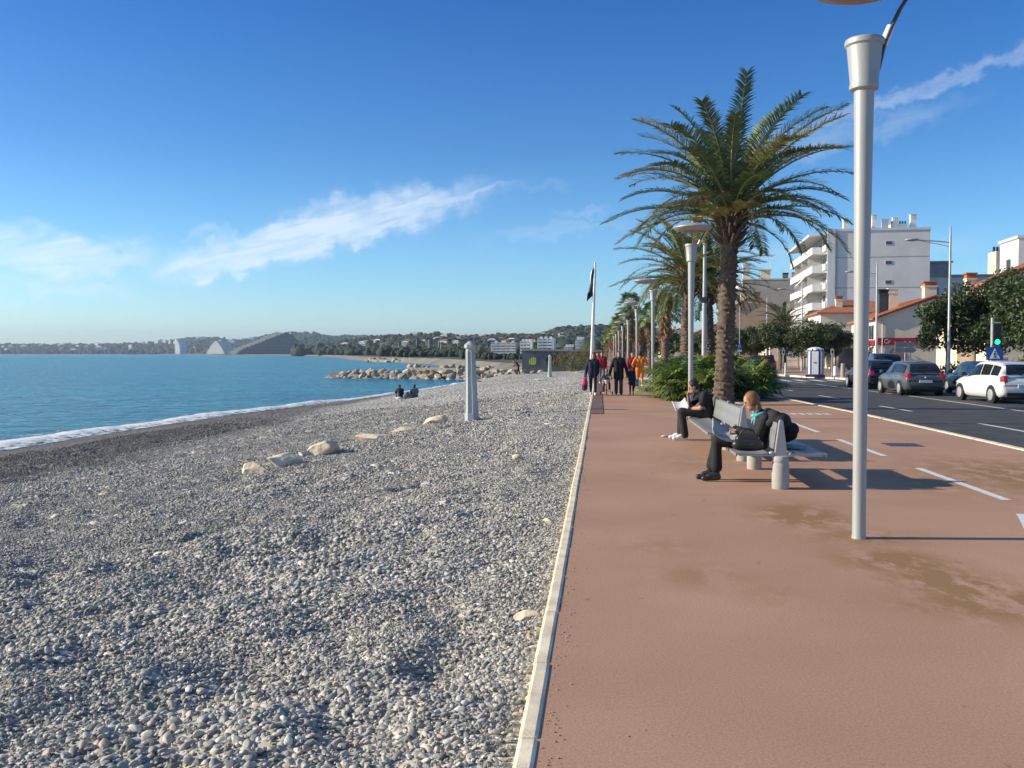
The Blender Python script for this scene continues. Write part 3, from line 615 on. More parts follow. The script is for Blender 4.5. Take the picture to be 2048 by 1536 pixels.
def wood(name, grid, n, r0, r1, seed, label, front=None):
    X, D, Z = grid; g = np.random.default_rng(seed); b = MB(); a, c = X.shape
    base = MB(); base.ell((0, 0, 0), 1, 7, 5); bv = base.v[0]; bf = base.f
    for k in range(n):
        i = g.integers(0, a - 1); j = g.integers(0, 14); u, v = g.random(2); j2 = min(j + 1, c - 1)
        p = np.array([(A[i, j] * (1 - u) + A[i + 1, j] * u) * (1 - v) + (A[i, j2] * (1 - u) + A[i + 1, j2] * u) * v for A in (X, D, Z)])
        r = g.uniform(r0, r1)
        w = bv * np.array([r * g.uniform(.8, 1.3), r, r * g.uniform(.7, 1.25)]) * (1 + .5 * (g.random((len(bv), 1)) - .5)); b.add(w + p + np.array([0, 0, r * .45]), bf)
    if front:
        for (px0, px1, d0, d1, m, ra, rb) in front:
            for k in range(m):
                px = g.uniform(px0, px1); d = g.uniform(d0, d1); r = g.uniform(ra, rb); t = px_dir(px)
                w = bv * np.array([r * g.uniform(.8, 1.3), r, r * g.uniform(.8, 1.5)]) * (1 + .5 * (g.random((len(bv), 1)) - .5)); b.add(w + np.array([t * d, d, r * .6]), bf)
    o = b.build(name, 'wood_far', smooth=60, fix=False); tag(o, label, 'woodland', kind='stuff')
wood('hillside_wood', NEAR, 6500, 3, 6.5, 5, 'dark green woodland covering the nearer coastal hill', [(760, 1180, 640, 860, 700, 1.6, 3.6), (590, 700, 1500, 1700, 260, 4, 9), (1180, 1500, 420, 800, 300, 2, 4.5), (945, 1180, 290, 560, 420, .5, .95), (800, 960, 520, 760, 240, 1.0, 2.2), (640, 720, 1310, 1500, 120, 3, 6), (695, 795, 1000, 1180, 160, 2, 4.2), (785, 865, 730, 930, 160, 1.5, 3), (850, 935, 520, 700, 160, 1.0, 1.9), (925, 990, 350, 520, 170, .6, 1.2)])
wood('distant_wood', FAR, 4500, 6, 12, 6, 'blue hazy woodland covering the far hills beyond the bay', [(0, 640, 3800, 3950, 500, 5, 11), (600, 800, 2600, 2900, 160, 5, 11)])

def haze():
    m = bpy.data.materials.new('haze_air'); m.use_nodes = True; t = m.node_tree; t.nodes.clear(); o = nd(t, 'ShaderNodeOutputMaterial'); v = nd(t, 'ShaderNodeVolumePrincipled')
    v.inputs['Color'].default_value = (.62, .78, .96, 1); v.inputs['Density'].default_value = HAZE; v.inputs['Anisotropy'].default_value = .2; t.links.new(v.outputs[0], o.inputs['Volume'])
    b = MB().bx(-9600, 6600, -500, 9600, -8, 220).build('haze', m); tag(b, 'pale blue haze over the bay', 'haze', kind='stuff')
HAZE = .9e-4
haze()

g = np.random.default_rng(91); b = MB(); base = MB().ell((0, 0, 0), 1, 6, 4)
for k in range(420):
    y = 3 + 13 * g.random() ** 1.3; x = -.25 + abs(g.normal()) * .06 if g.random() < .8 else g.uniform(-.2, 6.5); r_ = g.uniform(.002, .0055); q = base.v[0] * np.array([r_ * g.uniform(1, 1.6), r_, r_ * .7]); b.add(q + np.array([x, y, r_ * .5]), base.f)
tag(b.build('loose_grit', 'boulder_grey', smooth=180, fix=False), 'loose grit swept along the kerb and scattered over the promenade', 'grit', kind='stuff')
# ---------------------------------------------------------------- far landscape things
def zof(px, py, y): return 1.65 + (707 - py) * y * (math.cos(R(5.29)) - math.sin(R(5.29)) * px_dir(px)) / 1900.
def part(b, name, mat, parent, **k): return b.build(name, mat, parent, **k)
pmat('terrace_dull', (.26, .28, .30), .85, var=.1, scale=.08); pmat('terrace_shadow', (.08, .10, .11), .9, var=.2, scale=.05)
# stepped seaside apartment pyramids across the bay
def stepped(name, label, y, prof, depth, rz=0, wallm='concrete', balm='terrace_white'):
    # prof: outline (px, py) of the seaward face, left to right along the crest; ground at py 708
    pts = [(px_dir(p) * y, zof(p, q, y)) for p, q in prof]
    x0 = pts[0][0]; root = thing(name, label, 'apartment tower', ((pts[0][0] + pts[-1][0]) / 2, y, 0)); ox = root.location.x; root.rotation_euler.z = rz
    zmax = max(z for _, z in pts); fh = 3.9; n = max(4, int(zmax / fh)); body = MB(); bal = MB(); xs = np.array([p[0] for p in pts]); zs = np.array([p[1] for p in pts])
    for k in range(n):
        z0, z1 = k * zmax / n, (k + 1) * zmax / n; zm = (z0 + z1) / 2
        xx = np.linspace(xs[0], xs[-1], 400); zz = np.interp(xx, xs, zs); ok = xx[zz >= zm]
        if len(ok) < 2: continue
        a, c = ok[0] - ox, ok[-1] - ox
        body.bx(a, c, -depth / 2, depth / 2, z0, z1 - .9)
        bal.bx(a - 1.6, c + .4, -depth / 2 - 1.8, depth / 2 + 1, z1 - .9, z1)
        m = int((c - a) / 9)
        for i in range(m): body.bx(a + (i + .5) * (c - a) / m - .5, a + (i + .5) * (c - a) / m + .5, -depth / 2 - 1.6, -depth / 2, z0, z1 - .9)
    body.build('wall', wallm, root); bal.build('balcony', balm, root)
    return root
stepped('apartment_tower', 'white sail-shaped tower with a straight left edge, standing apart across the bay', 2750, [(353, 679), (356, 677.5), (362, 681), (368, 687), (373, 694), (374.5, 700), (373, 707), (372, 708)], 22, R(-38), 'stucco_white')
stepped('apartment_pyramid', 'low pale stepped pyramid block between the white tower and the large dark pyramid', 2650, [(416, 706), (424, 697), (432, 689), (440, 684), (446, 682), (452, 686), (460, 694), (470, 706)], 40, R(-30), 'stucco_white')
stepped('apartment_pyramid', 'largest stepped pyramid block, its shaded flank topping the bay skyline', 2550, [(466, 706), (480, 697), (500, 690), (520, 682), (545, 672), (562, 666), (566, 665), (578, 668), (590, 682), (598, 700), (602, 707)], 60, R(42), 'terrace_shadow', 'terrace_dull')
# white apartment blocks behind the breakwater
def slab_block(label, px0, px1, py, y, floors, wallm, depth=14, fin=False, side=None):
    x0, x1 = px_dir(px0) * y, px_dir(px1) * y; h = zof(px0, py, y) + .3; w = x1 - x0
    r = thing('apartment_block', label, 'apartment block', ((x0 + x1) / 2, y, -.3)); fh = h / floors
    part(MB().bx(-w / 2, w / 2, 0, depth, 0, h), 'wall', wallm, r)
    bal = MB()
    for k in range(1, floors): bal.bx(-w / 2 + .3, w / 2 - .3, -1.5, -.01, k * fh - .25, k * fh + .95)
    part(bal, 'balcony', 'whitepaint', r)
    n = max(3, int(w / 3.4))
    for k in range(floors):
        for i in range(n):
            c = -w / 2 + (i + .5) * w / n; part(MB().bx(c - w / n * .36, c + w / n * .36, -.05, -.003, k * fh + .4, k * fh + fh - .5), 'window', 'glassdark', r)
    if fin: part(MB().bx(w / 2 - .01, w / 2 + 1.4, -2.5, depth, 0, h + .5), 'stair_wall', 'whitepaint', r)
    for i in range(3): part(MB().bx(-w / 2 + (i + .4) * w / 3, -w / 2 + (i + .4) * w / 3 + 1.6, 4, 6, h, h + 1.3), 'chimney', 'whitepaint', r)
slab_block('long cream apartment block with four rows of balconies beyond the rocks', 982, 1032, 685, 640, 5, 'stucco_cream')
slab_block('white apartment block with a tall stair wall, middle of the distant row', 1040, 1060, 682, 620, 5, 'stucco_white', fin=True)
slab_block('tallest white apartment block of the distant row, with a bright stair wall', 1075, 1104, 677, 600, 6, 'stucco_white', 22, fin=True)
slab_block('small dark grey block right of the white distant row', 1128, 1146, 693, 590, 3, 'stucco_gable', 10)
slab_block('narrow cream tower block nearest the flag poles', 1151, 1166, 678, 560, 6, 'stucco_cream', 12)
# villas scattered over the hillside
def villa(y, px, py, w, h, roof, lab):
    r = thing('hillside_villa', lab, 'villa', (px_dir(px) * y, y, zof(px, py, y)), (random.random() - .5) * .8, 'villas scattered over the coastal hill')
    part(MB().bx(-w / 2, w / 2, -w / 3, w / 3, -4, h), 'wall', random.choice(['stucco_white', 'stucco_white', 'stucco_cream']), r)
    part(MB().add([(-w / 2 - .4, -w / 3 - .4, h), (w / 2 + .4, -w / 3 - .4, h), (w / 2 + .4, w / 3 + .4, h), (-w / 2 - .4, w / 3 + .4, h), (-w / 4, 0, h + w * .16), (w / 4, 0, h + w * .16)], [(0, 1, 5, 4), (1, 2, 5), (2, 3, 4, 5), (3, 0, 4), (0, 3, 2, 1)]), 'roof', roof, r)
vr = random.Random(11)
for k in range(44):
    px = vr.uniform(690, 1190); fr = vr.uniform(.15, .92); ft = np.interp(px, [690, 740, 784, 883, 951, 1000, 1100], [1320, 1200, 1100, 1000, 950, 900, 850]); yy = ft + fr * 850
    ridge = np.interp(px, [690, 784, 883, 951, 1081, 1110, 1152, 1200], [687, 678, 676, 678, 677, 668, 661, 660]); py = 706 - (706 - ridge) * (fr ** .8) - 5.5 / yy * 1900
    villa(yy - 30, px, py, vr.uniform(6, 12), vr.uniform(3, 5), 'rooftile' if vr.random() < .55 else 'stucco_white', 'small pale villa half hidden among trees on the coastal hill')
for k in range(46):
    px = vr.uniform(-5, 640); py = vr.uniform(696, 706); yy = 3900 + 700 * vr.random(); zr_ = float(np.interp(px, [-5, 290, 330, 380, 480, 560, 640], [36, 42, 64, 84, 68, 98, 92])); zz = ((yy - 3900) / 800.) ** .8 * zr_ + 9; py = 707 - (zz - 1.65) * 1900 / yy
    villa(yy - 25, px, py, vr.uniform(12, 28), vr.uniform(5, 10), 'stucco_white', 'tiny pale building on the far shore of the bay')
# sailing dinghies drawn up on the far beach
for k, (px, y, h) in enumerate([(786, 900, 15), (797, 880, 17), (806, 850, 19), (833, 860, 21), (856, 820, 16), (858, 830, 20), (877, 800, 18), (881, 790, 17), (896, 790, 14), (915, 770, 16), (760, 900, 13), (942, 760, 15), (1008, 720, 15)]):
    r = thing('sailing_boat', 'small white boat with a bare mast beached on the far shore', 'sailing boat', (px_dir(px) * y, y, -.3), vr.uniform(-1, 1), 'boats with bare masts on the far beach')
    hb = MB(); hb.add([(-2.5, -.1, .7), (-2.2, -.8, .7), (1.2, -.8, .8), (3, 0, 1), (1.2, .8, .8), (-2.2, .8, .7), (-2.2, -.4, 0), (1.2, -.4, 0), (1.2, .4, 0), (-2.2, .4, 0)], [(1, 2, 7, 6), (2, 3, 7), (3, 4, 8), (3, 8, 7), (4, 5, 9, 8), (5, 1, 6, 9), (6, 7, 8, 9), (1, 5, 4, 3, 2)])
    part(hb, 'hull', 'whitepaint', r); part(MB().tube([(0, 0, .7), (0, 0, h * .72)], .16, 6), 'mast', 'whitepaint', r)

# ---------------------------------------------------------------- breakwater boulders, one object each
def rock_mb(seed, flat=.75, sub=3, sharp=1.0):
    g = np.random.default_rng(seed); bm = bmesh.new(); bmesh.ops.create_icosphere(bm, subdivisions=sub, radius=1)
    V = np.array([v.co for v in bm.verts]); F = [tuple(v.index for v in f.verts) for f in bm.faces]; bm.free()
    for k in range(13):      # chop facets
        d = g.normal(size=3); d /= np.linalg.norm(d); h = g.uniform(.50, .80); s = V @ d; over = np.clip(s - h, 0, None) * sharp; V = V - over[:, None] * d * .92
    V = V * (1 + .22 * (fbm(V * 2.2 + seed, 3, seed) - .5))[:, None] * np.array([1.15, .9, flat])
    b = MB(); b.add(V, F); return b
protos = []
for k in range(9):
    o = rock_mb(100 + k).build('breakwater_boulder', ['boulder', 'boulder', 'boulder_grey', 'boulder', 'boulder_red', 'boulder_grey', 'limestone', 'boulder', 'boulder_grey'][k], smooth=22); protos.append(o)
used = set()
NEARB = {0: 'tan', 1: 'sandy brown', 2: 'grey brown', 3: 'tan', 4: 'reddish', 5: 'dark grey', 6: 'pale limestone', 7: 'sandy', 8: 'grey'}
def boulder(x, y, z, s, k, label, group):
    o = protos[k] if k not in used else protos[k].copy()
    if k in used: C.objects.link(o)
    used.add(k); o.location = (x, y, z); o.scale = (s, s, s * random.uniform(.8, 1.1)); o.rotation_euler = (random.uniform(-.5, .5), random.uniform(-.5, .5), random.uniform(0, 6.28))
    tag(o, label, 'boulder', group)
random.seed(21)
G1 = 'boulders of the nearest breakwater'
for row, (dy, z, n, s0, s1) in enumerate([(-2.6, -2.3, 36, .95, 1.35), (-1.2, -1.55, 36, .95, 1.35), (0.4, -.95, 34, .85, 1.25), (2.2, -1.5, 24, .9, 1.3), (-1.9, -1.95, 26, .6, .95)]):
    for i in range(n):
        t = (i + random.uniform(-.25, .25)) / (n - 1); x = -46 + t * 38.5; y = 159 - t * 9 + dy + random.uniform(-.4, .4)
        if t < .10 and row in (1, 2, 3): z_ = z - (.10 - t) * 8
        else: z_ = z
        if t < .04 and row == 2: continue
        if x > -18: z_ = max(z_, -1.5) + max(0, (x + 18)) * .07
        k = random.choices(range(9), [4, 4, 3, 4, .7, 2, 3, 4, 2])[0]
        boulder(x, y, z_ - .62, random.uniform(s0, s1) * .88, k, NEARB[k] + ' boulder wedged among others in the nearest rock breakwater', G1)
G2 = 'boulders of the second breakwater'
for i in range(80):
    t = random.random(); x = -42 + t * 34; y = 206 - t * 20 + random.uniform(-3, 3); k = random.choices(range(9), [4, 4, 3, 4, .7, 2, 3, 4, 2])[0]
    boulder(x, y, random.uniform(-2.4, -1.35) + max(0, x + 20) * .06, random.uniform(.8, 1.4), k, NEARB[k] + ' boulder in the rubble behind the nearest breakwater', G2)
G3 = 'rocks of the far breakwater'
for i in range(60):
    t = random.random(); x = -112 + t * 62; y = 455 - t * 60 + random.uniform(-6, 6); k = random.choices(range(9), [4, 4, 3, 4, .7, 2, 3, 4, 2])[0]
    boulder(x, y, random.uniform(-2.5, -1.3), random.uniform(1.2, 2.1), k, NEARB[k] + ' rock in the low far breakwater below the woods', G3)
for p, k in zip(protos, range(9)):
    if k not in used: boulder(-20, 150, -1, 1, k, NEARB[k] + ' boulder wedged among others in the nearest rock breakwater', G1)
o = MB()
pts = [(-50, 161.5), (-30, 156.5), (-8, 150), (-8, 156), (-30, 162), (-49, 166)]
o.prism([(-46, 160), (-8, 151), (-8, 154), (-45, 163)], -3.2, -1.5); o = o.build('rubble_core', 'boulder_grey'); tag(o, 'grey brown rubble heaped inside the nearest breakwater', 'rubble', kind='stuff')
o = MB().prism([(-42, 204), (-8, 186), (-8, 190), (-42, 208)], -3.2, -1.4).build('rubble_core', 'boulder_grey'); tag(o, 'grey brown rubble heaped inside the second breakwater', 'rubble', kind='stuff')
o = MB().prism([(-112, 452), (-48, 392), (-46, 398), (-110, 460)], -3.2, -1.2).build('rubble_core', 'boulder_grey'); tag(o, 'brown rubble inside the low far breakwater', 'rubble', kind='stuff')

# pale rocks showing through the pebbles
def beach_rock(label, x, y, sx, sy, sz, seed, rz, sink=.3, tilt=(0, 0)):
    b = rock_mb(seed, .8, 4, 1.1); b.v = [v * np.array([sx, sy, sz]) for v in b.v]
    o = b.build('beach_rock', 'limestone', smooth=28); z = float(beach_z(np.array([x]), np.array([y]))[0])
    o.location = (x, y, z + sz * (.8 - sink) * .35); o.rotation_euler = (tilt[0], tilt[1], rz); tag(o, label, 'rock', 'pale rocks half buried in the pebbles')
beach_rock('lowest pale rock of the line in the pebbles, wide and closest to the sea corner', -6.72, 17.9, .36, .40, .27, 301, .2, tilt=(0, -.2))
beach_rock('tawny rock with a shaded right face beside the lowest pale rock', -6.32, 18.5, .38, .40, .32, 302, 1.2, tilt=(.1, .15))
beach_rock('pointed pale rock, second up the line in the pebbles', -6.15, 20.9, .44, .40, .30, 305, .5, tilt=(0, -.35))
beach_rock('small stone beside the pointed pale rock', -6.55, 20.7, .25, .22, .15, 309, .9)
beach_rock('flat nearly buried rock between the pointed rock and the far pair', -5.75, 24.3, .55, .3, .16, 306, .1)
beach_rock('long low sandy rock, left of the far pair near the white post', -5.45, 26.9, .52, .34, .2, 307, .2)
beach_rock('brown topped rock nearest the white post', -4.95, 28.4, .52, .38, .22, 308, .3, tilt=(0, -.2))
beach_rock('pale crumbly stone pressed against the kerb', -.47, 6.15, .075, .10, .06, 311, .3)
beach_rock('small pale stone by the kerb, beyond the crumbly one', -.50, 9.6, .07, .1, .05, 312, .8)
o = MB().add([(0, 0, 0), (.03, .012, .014), (.05, 0, .004), (.028, -.018, .012), (.02, 0, .022)], [(0, 1, 4), (1, 2, 4), (2, 3, 4), (3, 0, 4)]).build('dry_leaf', 'orange_leaf'); o.location = (-.44, 5.6, -.035); tag(o, 'small orange leaf lying against the kerb', 'leaf')
def flat_scrap(label, x, y, sx, sy, mat='paper'):
    b = MB().ell((0, 0, 0), (sx, sy, .05), 9, 5, noise=.3, seed=int(sx * 100)); o = b.build('litter_scrap', mat, smooth=40); o.location = (x, y, float(beach_z(np.array([x]), np.array([y]))[0]) + .06); tag(o, label, 'litter')
flat_scrap('white scrap lying on the pebbles below the far grey post', -4.9, 78, .55, .3)
flat_scrap('white scrap lying near the bushes at the top of the beach', -2.1, 98, .5, .35)
flat_scrap('small pale stone slab on the near pebbles', -1.3, 14.9, .09, .06, 'limestone')

# fluted posts on the beach
def beach_post(label, x, y, h, lean):
    z = float(beach_z(np.array([x]), np.array([y]))[0]); r = thing('beach_post', label, 'post', (x, y, z - .1), .35, 'tapered posts standing on the beach'); r.rotation_euler = (0, lean, .35)
    b = MB(); n = 8; prof = [(.205, 0), (.17, .9), (.135, h - .28), (.125, h - .2)]
    b.lathe(prof, n=8); part(b, 'shaft', 'postpaint', r, bevel=.008)
    rib = MB()
    for k in range(8):
        a = k * math.pi / 4 + math.pi / 8 * 0; rib.tube([(.205 * math.cos(a), .205 * math.sin(a), .02), (.17 * math.cos(a), .17 * math.sin(a), .9), (.135 * math.cos(a), .135 * math.sin(a), h - .28)], .016, 6)
    part(rib, 'rib', 'postpaint', r)
    part(MB().lathe([(.125, h - .24), (.175, h - .19), (.18, h - .10), (.11, h - .05), (.05, h), (.0, h + .01)], n=8), 'cap', 'postpaint', r, smooth=35)
    part(MB().lathe([(.215, 0), (.215, .28), (.19, .30)], n=8), 'base', 'postpaint', r)
    part(MB().tube([(.12, .05, h * .52), (.34, .1, h * .50)], .018, 6).lathe([(.03, -.02), (.03, .02)], (-.02, -.165, h * .56), 10), 'push_tap', 'chrome', r)
pmat('postpaint', (.50, .52, .51), .7, col2=(.40, .42, .41), scale=3, stretch=(1, 1, .4))
beach_post('nearer tapered grey white shower post standing on the pebbles', -3.78, 27.9, 2.42, R(-1.2))
beach_post('farther thin grey post on the beach in front of the bushes', -4.75, 90, 2.2, R(1))

# concrete hut with painted scrawl
def hut():
    r = thing('beach_hut', 'low grey concrete hut with yellow green painted scrawl above the rocks', 'hut', (-9.4, 116, -.75))
    part(MB().bx(0, 9.5, 0, 5, 0, 2.75).bx(-.12, 0, .2, 4.8, 0, 2.6), 'wall', 'hutgrey', r); part(MB().prism([(-.15, 2.75), (9.7, 2.62), (9.7, 2.84), (-.15, 3.0)], -.2, 5.2, 'xz'), 'roof', 'concrete', r)
    arch = [(-.6, 0)] + [(-.6 + .6 - .85 * math.cos(a) * .9, .55 + .75 * math.sin(a)) for a in np.linspace(0, math.pi, 12)] + [(.75, 0)]
    part(MB().prism([(x + 3.6, z + .95) for x, z in arch], -.03, -.003, 'xz'), 'painted_arch', 'black', r)
    arch2 = [(1.25 + .55 * math.cos(a), 1.5 + .62 * math.sin(a)) for a in np.linspace(0, 2 * math.pi, 18)[:-1]]
    part(MB().prism(arch2, -.02, -.003, 'xz'), 'painted_disc', 'cloth_grey', r)
    g = MB()
    for k, (x, z, h) in enumerate([(.75, 1.2, .5), (.98, 1.15, .75), (1.2, 1.12, .85), (1.42, 1.1, .8)]): g.prism([(x, z), (x + .16, z + .03), (x + .19, z + h), (x + .03, z + h - .04)], -.03, -.022, 'xz')
    g.prism([(.72, 1.1), (1.5, 1.02), (1.5, 1.14), (.72, 1.2)], -.034, -.0305, 'xz')
    part(g, 'graffiti', 'graffiti', r)
    part(MB().prism([(.35, .75), (1.4, .35), (1.6, .25), (1.65, .32), (1.3, .52), (.4, .9)], -.02, -.003, 'xz').prism([(2.7, .7), (2.85, .7), (2.8, 1.15), (2.66, 1.1)], -.02, -.003, 'xz'), 'painted_line', 'cloth_grey', r)
hut()

# ---------------------------------------------------------------- leafy plants
def leaf_cloud(b, centers, n, size, g, squash=1., shell=.55):
    for (c, rad) in centers:
        m = max(4, int(n * (rad ** 2)))
        d = g.normal(size=(m, 3)); d /= np.linalg.norm(d, axis=1)[:, None]; rr = rad * (shell + (1 - shell) * g.random((m, 1))); P = np.array(c) + d * rr * np.array([1, 1, squash])
        nrm = d + g.normal(size=(m, 3)) * .75; nrm /= np.linalg.norm(nrm, axis=1)[:, None]
        t = np.cross(nrm, g.normal(size=(m, 3))); t /= np.linalg.norm(t, axis=1)[:, None] + 1e-9; u = np.cross(nrm, t)
        s = size * g.uniform(.6, 1.35, (m, 1))
        V = np.stack([P - t * s, P - u * s * .45 + nrm * s * .1, P + t * s * 1.1, P + u * s * .45 + nrm * s * .1], 1).reshape(-1, 3)
        b.add(V, [(4 * i, 4 * i + 1, 4 * i + 2, 4 * i + 3) for i in range(m)])
def broad_tree(name, label, cat, loc, h, rad, mat, seed, trunk_h, group=None, n=150, leaf=.14, clumps=26, squash=.75, branches=True):
    g = np.random.default_rng(seed); r = thing(name, label, cat, loc, 0, group)
    cz = trunk_h + (h - trunk_h) * .5; hz = (h - trunk_h) * .5
    cs = []
    for k in range(clumps):
        d = g.normal(size=3); d /= np.linalg.norm(d); q = g.uniform(.35, 1.0)
        cs.append((np.array([d[0] * rad * q, d[1] * rad * q, cz + d[2] * hz * q]), g.uniform(.20, .42) * min(rad, hz * 1.5)))
    if branches:
        t = MB(); t.tube([(0, 0, -.1), (.03, .02, trunk_h * .6), (0.05, 0, trunk_h * 1.1)], [.05 * h * .45, .04 * h * .4, .03 * h * .4], 8)
        for k in range(7): c = cs[k * 3 % len(cs)][0]; t.tube([(.05, 0, trunk_h * .95), np.array([.05, 0, trunk_h]) * .45 + c * .55 + np.array([0, 0, .1]), c], [.018 * h, .012 * h, .004 * h], 6)
        part(t, 'trunk', 'bark', r, smooth=60)
    b = MB(); leaf_cloud(b, cs, n, leaf, g, squash); part(b, 'crown', mat, r, fix=False); return r
g_ = 'feathery bushes at the top of the beach'
for k, (x, y, h, rad, m, lab) in enumerate([(-4.2, 112, 2.3, 1.3, 'leaf_ochre', 'ochre green feathery bush beside the concrete hut'), (-2.6, 110, 2.6, 1.3, 'leaf_ochre', 'middle ochre bush of the clump on the beach edge'), (-1.2, 108, 3.2, 1.3, 'leaf_ochre', 'tallest yellow green bush, at the flag pole foot'), (-3.3, 107, 1.6, 1.0, 'leaf_olive', 'low olive bush in front of the clump by the hut')]):
    broad_tree('feathery_bush', lab, 'bush', (x, y, -.6), h, rad, m, 60 + k, .25, g_, 260, .09, 24, 1.2)
# ---------------------------------------------------------------- promenade lamp posts
def lamp_post(label, x, y, off, rz=0., group='matching lamp posts along the promenade'):
    r = thing('lamp_post', label, 'lamp post', (x, y, 0), rz, group); r.scale = (1, 1, .989)
    n = 40
    part(MB().lathe([(.066, -.02), (.064, .0), (.058, .04), (.058, .6), (.064, 2.0), (.080, 3.6), (.086, 4.02)], n=n), 'pole', 'lampgrey', r, smooth=40)
    part(MB().lathe([(.088, 4.00), (.122, 4.02), (.126, 4.05), (.119, 4.075), (.150, 4.39), (.166, 4.405), (.170, 4.435), (.162, 4.455), (.135, 4.458), (.125, 4.38), (.02, 4.37)], n=n), 'collar', 'lampgrey', r, smooth=35)
    a = MB()
    for dy in (-.03, .03):
        pts = [(.075, dy, 4.06), (.12, dy, 4.2), (.168, dy, 4.42), (.215, dy * 1.0, 4.54), (.30, dy, 4.72), (.375, dy, 4.84), (.42, dy, 4.93), (.40, dy, 5.0), (.30, dy, 5.04), (off + .1, dy, 5.05)]
        a.tube(pts, .015, 8)
    part(a, 'arm', 'darkmetal', r, smooth=60)
    part(MB().tube([(.158, 0, 4.40), (.195, 0, 4.50), (.222, 0, 4.57)], [.04, .038, .034], 10), 'sleeve', 'whitepaint', r, smooth=60)
    h = MB().lathe([(.02, 4.76), (.30, 4.78), (.44, 4.825), (.485, 4.87), (.48, 4.89), (.40, 4.93), (.2, 4.98), (.05, 5.0), (.02, 5.05)], (off, 0, 0), 40)
    part(h, 'lamp_head', 'lampgrey', r, smooth=40)
    part(MB().lathe([(.02, 4.750), (.24, 4.758), (.28, 4.772)], (off, 0, 0), 30), 'diffuser', 'diffuser', r, smooth=40)
    return r
pmat('diffuser', (.34, .24, .20), .35, var=.05)  # pinkish brown underside: reflected light from the paving is put into the colour
nlab = ['nearest pale grey lamp post, its dish cut by the top of the picture', 'second lamp post, standing beside the big palm with its whole dish in view', 'third lamp post, at the left edge of the low fan palms', 'fourth lamp post of the receding row, left of the shaggy fan palms', 'fifth lamp post of the receding row', 'sixth lamp post of the receding row, half the height of the third']
l1 = lamp_post(nlab[0], 2.31, 8.7, -.04)
for ch in l1.children:
    if ch.name.split('.')[0] in ('lamp_head', 'diffuser'): ch.location = (0, -.06, .075)
l2 = lamp_post(nlab[1], 2.29, 24.4, .03)
l3 = lamp_post(nlab[2], 2.3, 42.0, -.36)
for k in range(16):
    c = copy_tree(l3); c.location = (2.3 - .004 * k * k, 60.2 + k * 18.6, 0); c['label'] = nlab[3 + k] if k < 3 else 'tiny far lamp post among those crowding towards the vanishing point'

# ---------------------------------------------------------------- date palms
def bez(p0, az, el, ln, droop, n=14, side=0.):
    # arching rachis: returns points and the unit side vector
    p = np.array(p0, float); pts = [p.copy()]; ds = ln / n
    for i in range(n):
        s = (i + .5) / n; e = el - droop * (s ** 1.25); a = az + side * s
        p = p + ds * np.array([math.cos(a) * math.cos(e), math.sin(a) * math.cos(e), math.sin(e)]); pts.append(p.copy())
    return np.array(pts)
def frond(lb, sb, p0, az, el, ln, droop, g, pairs=58, lmax=.52, side=0., s0=.16, wid=.032, mi=0):
    P = bez(p0, az, el, ln, droop, 16, side); n = len(P)
    sb.tube(P, np.linspace(.042, .008, n) * ln / 3.8, 5)
    T = np.gradient(P, axis=0); T /= np.linalg.norm(T, axis=1)[:, None]
    V, F = [], []
    for k in range(pairs):
        s = s0 + (1 - s0) * (k + g.random() * .5) / pairs; f_ = s * (n - 1); i = min(int(f_), n - 2); u = f_ - i
        p = P[i] * (1 - u) + P[i + 1] * u; t = T[i] * (1 - u) + T[i + 1] * u; t /= np.linalg.norm(t)
        sd_ = np.cross(t, (0, 0, 1.)); sl = np.linalg.norm(sd_); sd_ = sd_ / sl if sl > .15 else np.array([-math.sin(az), math.cos(az), 0.]); up = np.cross(sd_, t)
        q = (s - s0) / (1 - s0); L_ = lmax * ln / 3.8 * (.58 + .42 * math.sin(math.pi * min(1, q * .8 + .15)))
        for sg in (-1, 1):
            fw = .50 + .42 * q + g.normal() * .10; lift = .38 + g.normal() * .16
            d = t * fw + sd_ * sg * .9 + up * lift; d /= np.linalg.norm(d)
            L2 = L_ * g.uniform(.8, 1.1); m = p + d * L2 * .5; e = p + d * L2 + np.array([0, 0, -L2 * (.10 + .12 * g.random())])
            w = np.cross(d, up + sd_ * sg * .5); w /= np.linalg.norm(w); w = w * wid * g.uniform(.8, 1.2)
            b = len(V); V += [p - w * .35, p + w * .35, m + w * .5, m - w * .5, e]; F += [(b, b + 1, b + 2, b + 3), (b + 3, b + 2, b + 4)]
    lb.add(V, F, mi)
def palm_trunk(h, r0, r1, lean, seed, n=22):
    b = MB(); g = np.random.default_rng(seed); rows = int(h / .075); prof = []
    th = np.arange(n) * 2 * math.pi / n; V = []
    for i in range(rows + 1):
        z = h * i / rows; r = r0 + (r1 - r0) * min(1, i / rows * 1.2) + (.07 * math.exp(-z / .5))
        jag = ((i % 2) * .045 + g.normal(size=n) * .022) * (np.cos(th * 11 + (i // 2) * math.pi) * .5 + .5 + .25)
        rr = r + jag; cx = lean * (z / h) ** 1.3
        V.append(np.stack([cx + rr * np.cos(th), rr * np.sin(th), np.full(n, z)], 1))
    f = [(i * n + j, i * n + (j + 1) % n, (i + 1) * n + (j + 1) % n, (i + 1) * n + j) for i in range(rows) for j in range(n)]
    b.add(np.concatenate(V), f + [tuple(rows * n + j for j in range(n))]); return b
